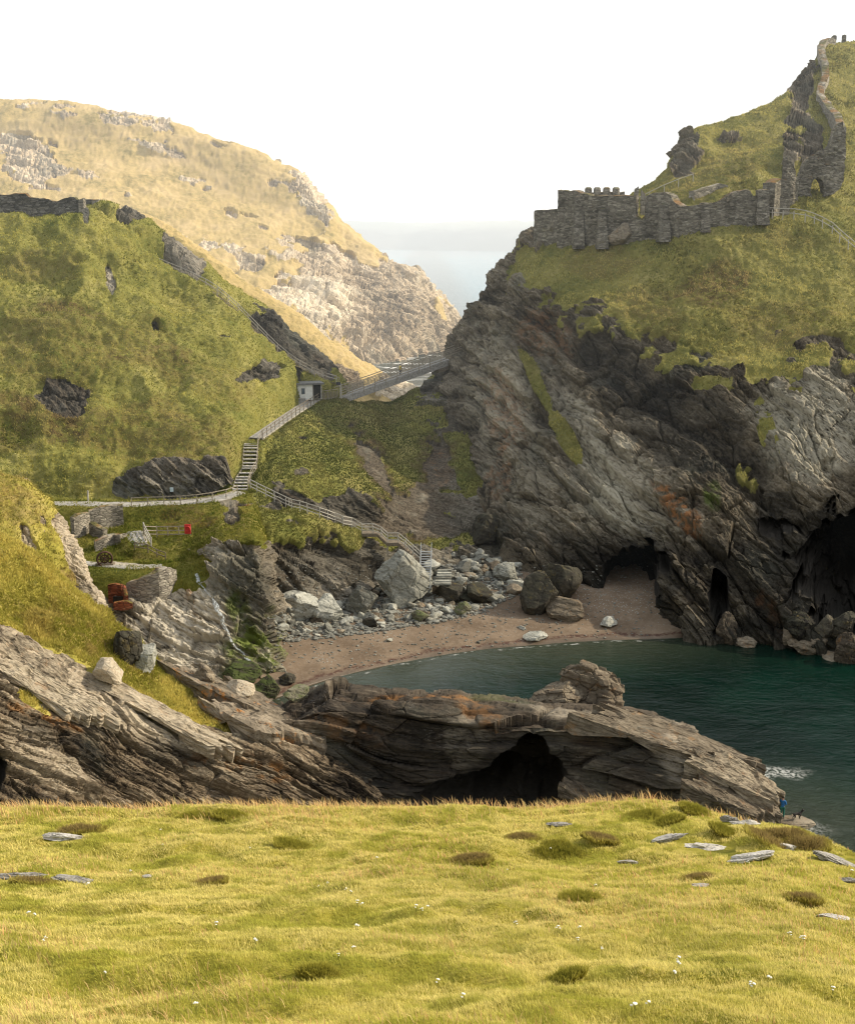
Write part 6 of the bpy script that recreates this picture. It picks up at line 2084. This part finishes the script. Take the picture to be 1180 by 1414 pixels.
rg = np.random.default_rng(21)
T = TERRAIN['meadow']
GREEN, LIME, STRAW, PINK, DARKG = map(np.array, ((.30, .33, .035), (.63, .58, .14), (.79, .69, .26), (.75, .62, .30), (.10, .13, .015)))


def tint_of(p, rng, s=1.0):
    n = len(p)
    a = fbm(p / (2.6 * s), 4, 91)
    b = fbm(p / (.7 * s), 3, 92)
    f = fbm(p / (6 * s), 3, 93)
    v = np.clip((a - .5) * 2.4 + (b - .5) * 1.6 + .52 + rng.normal(0, .22, n), 0, 1)[:, None]
    c = LIME * (1 - v) + STRAW * v
    g = sstep(.52, .34, b + .5 * (a - .5))[:, None]
    c = c * (1 - .5 * g) + GREEN * .5 * g
    pk = (sstep(.52, .68, f) * (rng.random(n) < .5))[:, None]
    c = c * (1 - .4 * pk) + PINK * .4 * pk
    return c * rng.uniform(.75, 1.2, (n, 1))


# bleached slate showing through the turf
OUT = [(88, 1158, 58, 12, 'bleached slate showing in the turf, farther one at left'), (25, 1214, 76, 12, 'bleached slate at the left edge, nearer one'), (100, 1216, 56, 7, 'thin bleached slate beside the left edge slate'), (202, 1212, 16, 6, 'tiny bleached stone alone in the grass at left'),
       (920, 1160, 60, 10, 'bleached slate at the upper end of the long outcrop'), (975, 1174, 90, 14, 'longest bleached slate outcrop in the turf at right'), (1035, 1186, 66, 12, 'bleached slate at the lower end of the long outcrop'), (1030, 1138, 44, 8, 'bleached slate on the brow below the promontory tip'), (1010, 1136, 34, 12, 'grey slate on the brow beside a dark hollow'),
       (1090, 1172, 40, 10, 'bleached slate between heather clumps on the brow'), (1150, 1190, 80, 12, 'bleached slate along the brow at the right edge'), (1170, 1218, 40, 8, 'bleached slate at the right edge, lower than the brow'), (772, 1140, 40, 6, 'pale slate on the brow near the middle'), (866, 1192, 30, 7, 'small pale slate in the middle of the right slope'), (968, 1224, 30, 5, 'flat pale stone under a heather clump'), (1150, 1268, 60, 7, 'long flat pale stone near the right edge')]
for k, (x, y, w_, h_, lab) in enumerate(OUT):
    boulder(x, y, w_, h_ * .7, M_rk_white, lab, 500 + k, 'rock_outcrop', sub=5, sink=.5, depth=.42, rough=.12, lie=True, planes=10, cat='rock outcrop')

# heather and dark tussocks
HE = [(652, 1190, 56, 14, 0, 'dark brown heather clump in the middle of the meadow'), (964, 1218, 40, 12, 0, 'dark heather clump above a flat stone'), (1106, 1246, 42, 14, 0, 'dark heather clump near the right edge'), (265, 1130, 44, 10, 1, 'low green tussock on the brow at left'), (318, 1128, 44, 12, 1, 'rounded green tussock on the brow'), (105, 1150, 60, 12, 0, 'brown tussock behind the bleached slate at left'),
      (292, 1222, 44, 10, 0, 'faded pink heather clump at left'), (402, 1170, 44, 10, 1, 'green tussock with a dark hollow'), (920, 1136, 40, 10, 1, 'dark green tussock on the brow'), (1062, 1166, 70, 18, 0, 'wide brown heather bank on the brow'), (1112, 1172, 60, 18, 0, 'green brown heather bank nearest the sea'), (1085, 1158, 60, 14, 0, 'middle heather bank on the brow'), (800, 1246, 50, 12, 1, 'bright green tussock beside a hollow'), (720, 1160, 40, 8, 0, 'thin brown tussock on the upper meadow'), (770, 1180, 60, 8, 1, 'long low tussock on the upper meadow'), (830, 1160, 50, 8, 0, 'brown tussock left of the long outcrop'), (45, 1222, 50, 10, 0, 'brown tussock under the left edge slate'), (1000, 1150, 40, 10, 1, 'green tussock beside the brow slates'), (960, 1122, 36, 14, 1, 'tall yellow green bush on the brow before the promontory'), (885, 1130, 50, 8, 1, 'low yellow tussock on the brow'), (440, 1350, 40, 10, 1, 'small leafy green tussock in the near grass'), (780, 1356, 46, 10, 1, 'leafy tussock low in the picture')]
for k, (x, y, w_, h_, kind_, lab) in enumerate(HE):
    b, nb_ = ground(x, y)
    b = np.array(b)
    dist = np.linalg.norm(b - (0, 0, CAMZ))
    W, H = w_ / F * dist / 2, h_ / F * dist * .5
    n = 2600
    rad = np.sqrt(rg.random(n))
    an = rg.uniform(0, 2 * np.pi, n)
    wob = .45 + .95 * fbm(np.stack([np.cos(an) * 1.3 + k * 3.1, np.sin(an) * 1.3, an * 0], 1), 3, 8)
    dx, dy = rad * np.cos(an) * W * wob * 1.25, rad * np.sin(an) * W * .8 * wob
    lump = .7 + .6 * vnoise(np.stack([dx * 2.5 + k, dy * 2.5, dx * 0], 1), 3)
    sl = np.array([-nb_[0] / nb_[2], -nb_[1] / nb_[2]])
    z = dx * sl[0] + dy * sl[1] + H * np.clip(1 - rad ** 2, 0, 1) * lump * .75
    p = b + np.stack([dx, dy, z], 1)
    c0 = np.array([.19, .135, .06]) if kind_ == 0 else np.array([.2, .2, .03])
    c1 = np.array([.42, .33, .12]) if kind_ == 0 else np.array([.42, .38, .07])
    f = rg.random((n, 1)) * .6 + .4 * lump[:, None] - .2
    edg = sstep(.55, 1.0, rad)[:, None] * .75
    nn_ = np.stack([dx / W * .6, dy / W * .6, np.ones(n)], 1)
    me = blade_mesh('heather_clump', p - b, nn_ / np.linalg.norm(nn_, axis=1, keepdims=True), rg.uniform(.06, .2, n), rg.uniform(.015, .04, n), (c0 * (1 - f) + c1 * f) * (1 - edg) + np.array([.5, .45, .1]) * edg, np.zeros((n, 3)), rg, M_blade)
    o = link('heather_clump' if kind_ == 0 else 'grass_tussock', me)
    o.location = b
    tag(o, lab, 'heather clump' if kind_ == 0 else 'tussock')

# white umbels: one mesh each, sharing data
fm = MB()
for (ox, oy, hh, r) in ((0, 0, .34, .055), (.07, .03, .3, .045), (-.05, .06, .27, .04)):
    fm.bar((ox * .3, oy * .3, -.05), (ox, oy, hh), .008, .008, (0, 1, 0))
stem_o = None
def flower_proto():
    root = thing('wild_flower', 'white umbel flower standing in the meadow grass', 'flower', (0, 0, 0), 'white umbel flowers dotted through the meadow')
    fm.build('stem', M_stem, root)
    h = MB()
    for (ox, oy, hh, r) in ((0, 0, .34, .055), (.07, .03, .3, .045), (-.05, .06, .27, .04)):
        h.lathe((ox, oy, hh), [(r * .5, -.012), (r, .0), (r * .85, .014), (r * .3, .022)], (0.1, -.25, 1), 9)
    h.build('flower_head', M_petal, root)
    return root


fp0 = flower_proto()
FL = [(40, 1268), (48, 1270), (60, 1305), (63, 1302), (225, 1170), (122, 1228), (145, 1350), (222, 1150), (440, 1228), (452, 1224), (478, 1234), (484, 1237), (494, 1253), (500, 1255), (492, 1288), (590, 1258), (575, 1260), (583, 1263), (468, 1325), (488, 1316), (300, 1284), (345, 1175), (770, 1290), (800, 1288), (798, 1304), (830, 1316), (822, 1228), (935, 1340), (937, 1334), (930, 1352), (1035, 1368), (1040, 1372), (875, 1402), (895, 1396), (1105, 1302), (1110, 1303), (1090, 1298), (1175, 1208), (1032, 1196), (712, 1282), (605, 1365), (270, 1396), (640, 1386), (1060, 1360), (1150, 1375), (520, 1190), (700, 1205), (760, 1178), (352, 1308), (180, 1208)]
for k, (x, y) in enumerate(FL):
    b, _ = ground(x, y)
    rt = fp0 if k == 0 else fp0.copy()
    if k:
        COL.objects.link(rt)
        for ch in fp0.children:
            c = ch.copy()
            COL.objects.link(c)
            c.parent = rt
    rt.location = b
    s_ = rs.uniform(.32, .55)
    rt.scale = (s_, s_, s_ * .95)
    rt.rotation_euler = (0, 0, rs.uniform(0, 6.28))

# meadow grass
NB = 760000
p, nn_, i, j = sample_grid(T, NB, rg, lambda c: 1 / np.maximum(np.linalg.norm(c - (0, 0, CAMZ), axis=1), 12) ** 1.0 * sstep(58, 48, c[:, 1]), T['grass'])
dist = np.linalg.norm(p - (0, 0, CAMZ), axis=1)
cl_ = fbm(p / .45, 2, 55)
h = rg.uniform(.035, .10, NB) * (.55 + .9 * cl_) * (1 + .25 * (dist - 20) / 30)
w = rg.uniform(.007, .014, NB) * np.maximum(dist / 20, .8)
wind = np.array([-.30, -.12, 0]) + .35 * (np.stack([fbm(p / 1.8, 2, 61), fbm(p / 1.8, 2, 62), np.full(NB, .5)], 1) - .5)
lean = wind * rg.uniform(.2, 1.2, (NB, 1))
# leave the slate outcrops bare
keep = np.ones(NB, bool)
px, py = project(p)
for (x, y, w_, h_, _l) in OUT:
    keep &= ~((np.abs(px - x) < w_ * .46) & (np.abs(py - (y - h_ * .1)) < h_ * .6))
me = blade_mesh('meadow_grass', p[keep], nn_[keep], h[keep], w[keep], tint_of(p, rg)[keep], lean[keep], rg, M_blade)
tag(link('meadow_grass', me), 'yellow green grass blades covering the foreground slope', kind='stuff')
# taller flowering stems
NS_ = 15000
p, nn_, i, j = sample_grid(T, NS_, rg, lambda c: (sstep(.44, .6, fbm(c / 4, 3, 64)) + .7 * sstep(38, 45, c[:, 1])) * 1 / np.maximum(np.linalg.norm(c - (0, 0, CAMZ), axis=1), 12) * sstep(58, 48, c[:, 1]), T['grass'])
dist = np.linalg.norm(p - (0, 0, CAMZ), axis=1)
lean = np.array([-.3, -.1, 0]) * rg.uniform(.2, 1.2, (NS_, 1))
me = blade_mesh('seed_heads', p, nn_, rg.uniform(.10, .24, NS_) * (1 + 1.1 * sstep(37, 44, p[:, 1])), rg.uniform(.008, .016, NS_) * np.maximum(dist / 20, .8), PINK * rg.uniform(.7, 1.25, (NS_, 1)) * (1 - .3 * rg.random((NS_, 1)) * np.array([0, 1, 1])), lean, rg, M_blade)
tag(link('seed_heads', me), 'tan and pinkish seed heads standing above the meadow grass', kind='stuff')


# rough grass on the hills so their outlines are not smooth
def hill_grass(key, label, n, hmin, hmax, wk, cols, seed):
    T = TERRAIN[key]
    r = np.random.default_rng(seed)
    p, nn_, i, j = sample_grid(T, n, r, lambda c: 1 / np.maximum(np.linalg.norm(c - (0, 0, CAMZ), axis=1), 20), sstep(.6, .95, T['grass']))
    d = np.linalg.norm(p - (0, 0, CAMZ), axis=1)
    a = fbm(p / 7, 4, seed)[:, None]
    b = fbm(p / 1.6, 3, seed + 1)[:, None]
    f = np.clip((a - .5) * 2.2 + (b - .5) * 2.0 + .5 + r.normal(0, .15, (n, 1)), 0, 1)
    c = np.array(cols[0]) * (1 - f) + np.array(cols[1]) * f
    br = np.clip(T['brown'][i, j][:, None] * sstep(.4, .6, b) * .8, 0, 1)
    c = c * (1 - br) + np.array(cols[2]) * br
    c = c * r.uniform(.8, 1.2, (n, 1))
    me = blade_mesh('grass', p, nn_, r.uniform(hmin, hmax, n) * (.5 + b[:, 0]), wk * d * r.uniform(.6, 1.3, n), c, r.normal(0, .25, (n, 3)) * np.array([1, 1, 0]), r, M_blade)
    tag(link('grass', me), label, kind='stuff')


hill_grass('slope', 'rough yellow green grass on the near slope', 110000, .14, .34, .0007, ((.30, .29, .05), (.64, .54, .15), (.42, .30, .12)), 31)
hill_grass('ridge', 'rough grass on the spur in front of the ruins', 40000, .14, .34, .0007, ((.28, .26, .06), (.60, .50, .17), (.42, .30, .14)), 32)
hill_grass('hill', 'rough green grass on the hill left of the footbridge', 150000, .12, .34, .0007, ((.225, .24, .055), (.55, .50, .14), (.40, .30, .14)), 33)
hill_grass('cliff', 'rough grass on the saddle below the footbridge', 60000, .12, .3, .0007, ((.09, .105, .028), (.24, .225, .075), (.22, .165, .09)), 34)  # tints darkened to paint the saddle's shade into the grass
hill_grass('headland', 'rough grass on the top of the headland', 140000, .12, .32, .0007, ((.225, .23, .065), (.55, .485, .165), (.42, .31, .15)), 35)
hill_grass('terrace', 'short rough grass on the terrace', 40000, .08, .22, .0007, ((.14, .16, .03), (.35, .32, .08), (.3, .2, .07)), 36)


# bracken and rank grass standing in patches among the turf
def bracken(key, label, n, h0, h1, wk, thr, c0, c1, seed):
    T = TERRAIN[key]
    r = np.random.default_rng(seed)
    p, nn_, i, j = sample_grid(T, n, r, lambda c: sstep(thr, thr + .08, fbm(c / 4.2, 4, seed + 5)) * (.05 + sstep(.45, .6, fbm(c / 22, 2, seed + 6))) + 1e-6, sstep(.8, .98, T['grass']))
    d = np.linalg.norm(p - (0, 0, CAMZ), axis=1)
    f = np.clip(fbm(p / 1.2, 2, seed)[:, None] + r.normal(0, .2, (n, 1)), 0, 1)
    c = np.array(c0) * (1 - f) + np.array(c1) * f
    me = blade_mesh('bracken', p, nn_, r.uniform(h0, h1, n), wk * d * r.uniform(.6, 1.4, n), c, r.normal(0, .45, (n, 3)) * np.array([1, 1, .3]), r, M_blade)
    tag(link('bracken', me), label, kind='stuff')


bracken('hill', 'darker patches of bracken on the hill left of the footbridge', 14000, .2, .5, .001, .53, (.12, .145, .03), (.30, .29, .08), 71)
bracken('headland', 'darker patches of bracken and rank grass on the headland', 11000, .2, .5, .001, .54, (.13, .14, .04), (.32, .28, .10), 72)
bracken('slope', 'tawny tufts of rank grass on the near slope', 12000, .2, .5, .001, .52, (.2, .17, .04), (.5, .38, .13), 73)
bracken('far_none' if False else 'terrace', 'rank grass and weeds on the terrace banks', 9000, .2, .5, .001, .5, (.09, .13, .02), (.3, .28, .07), 74)
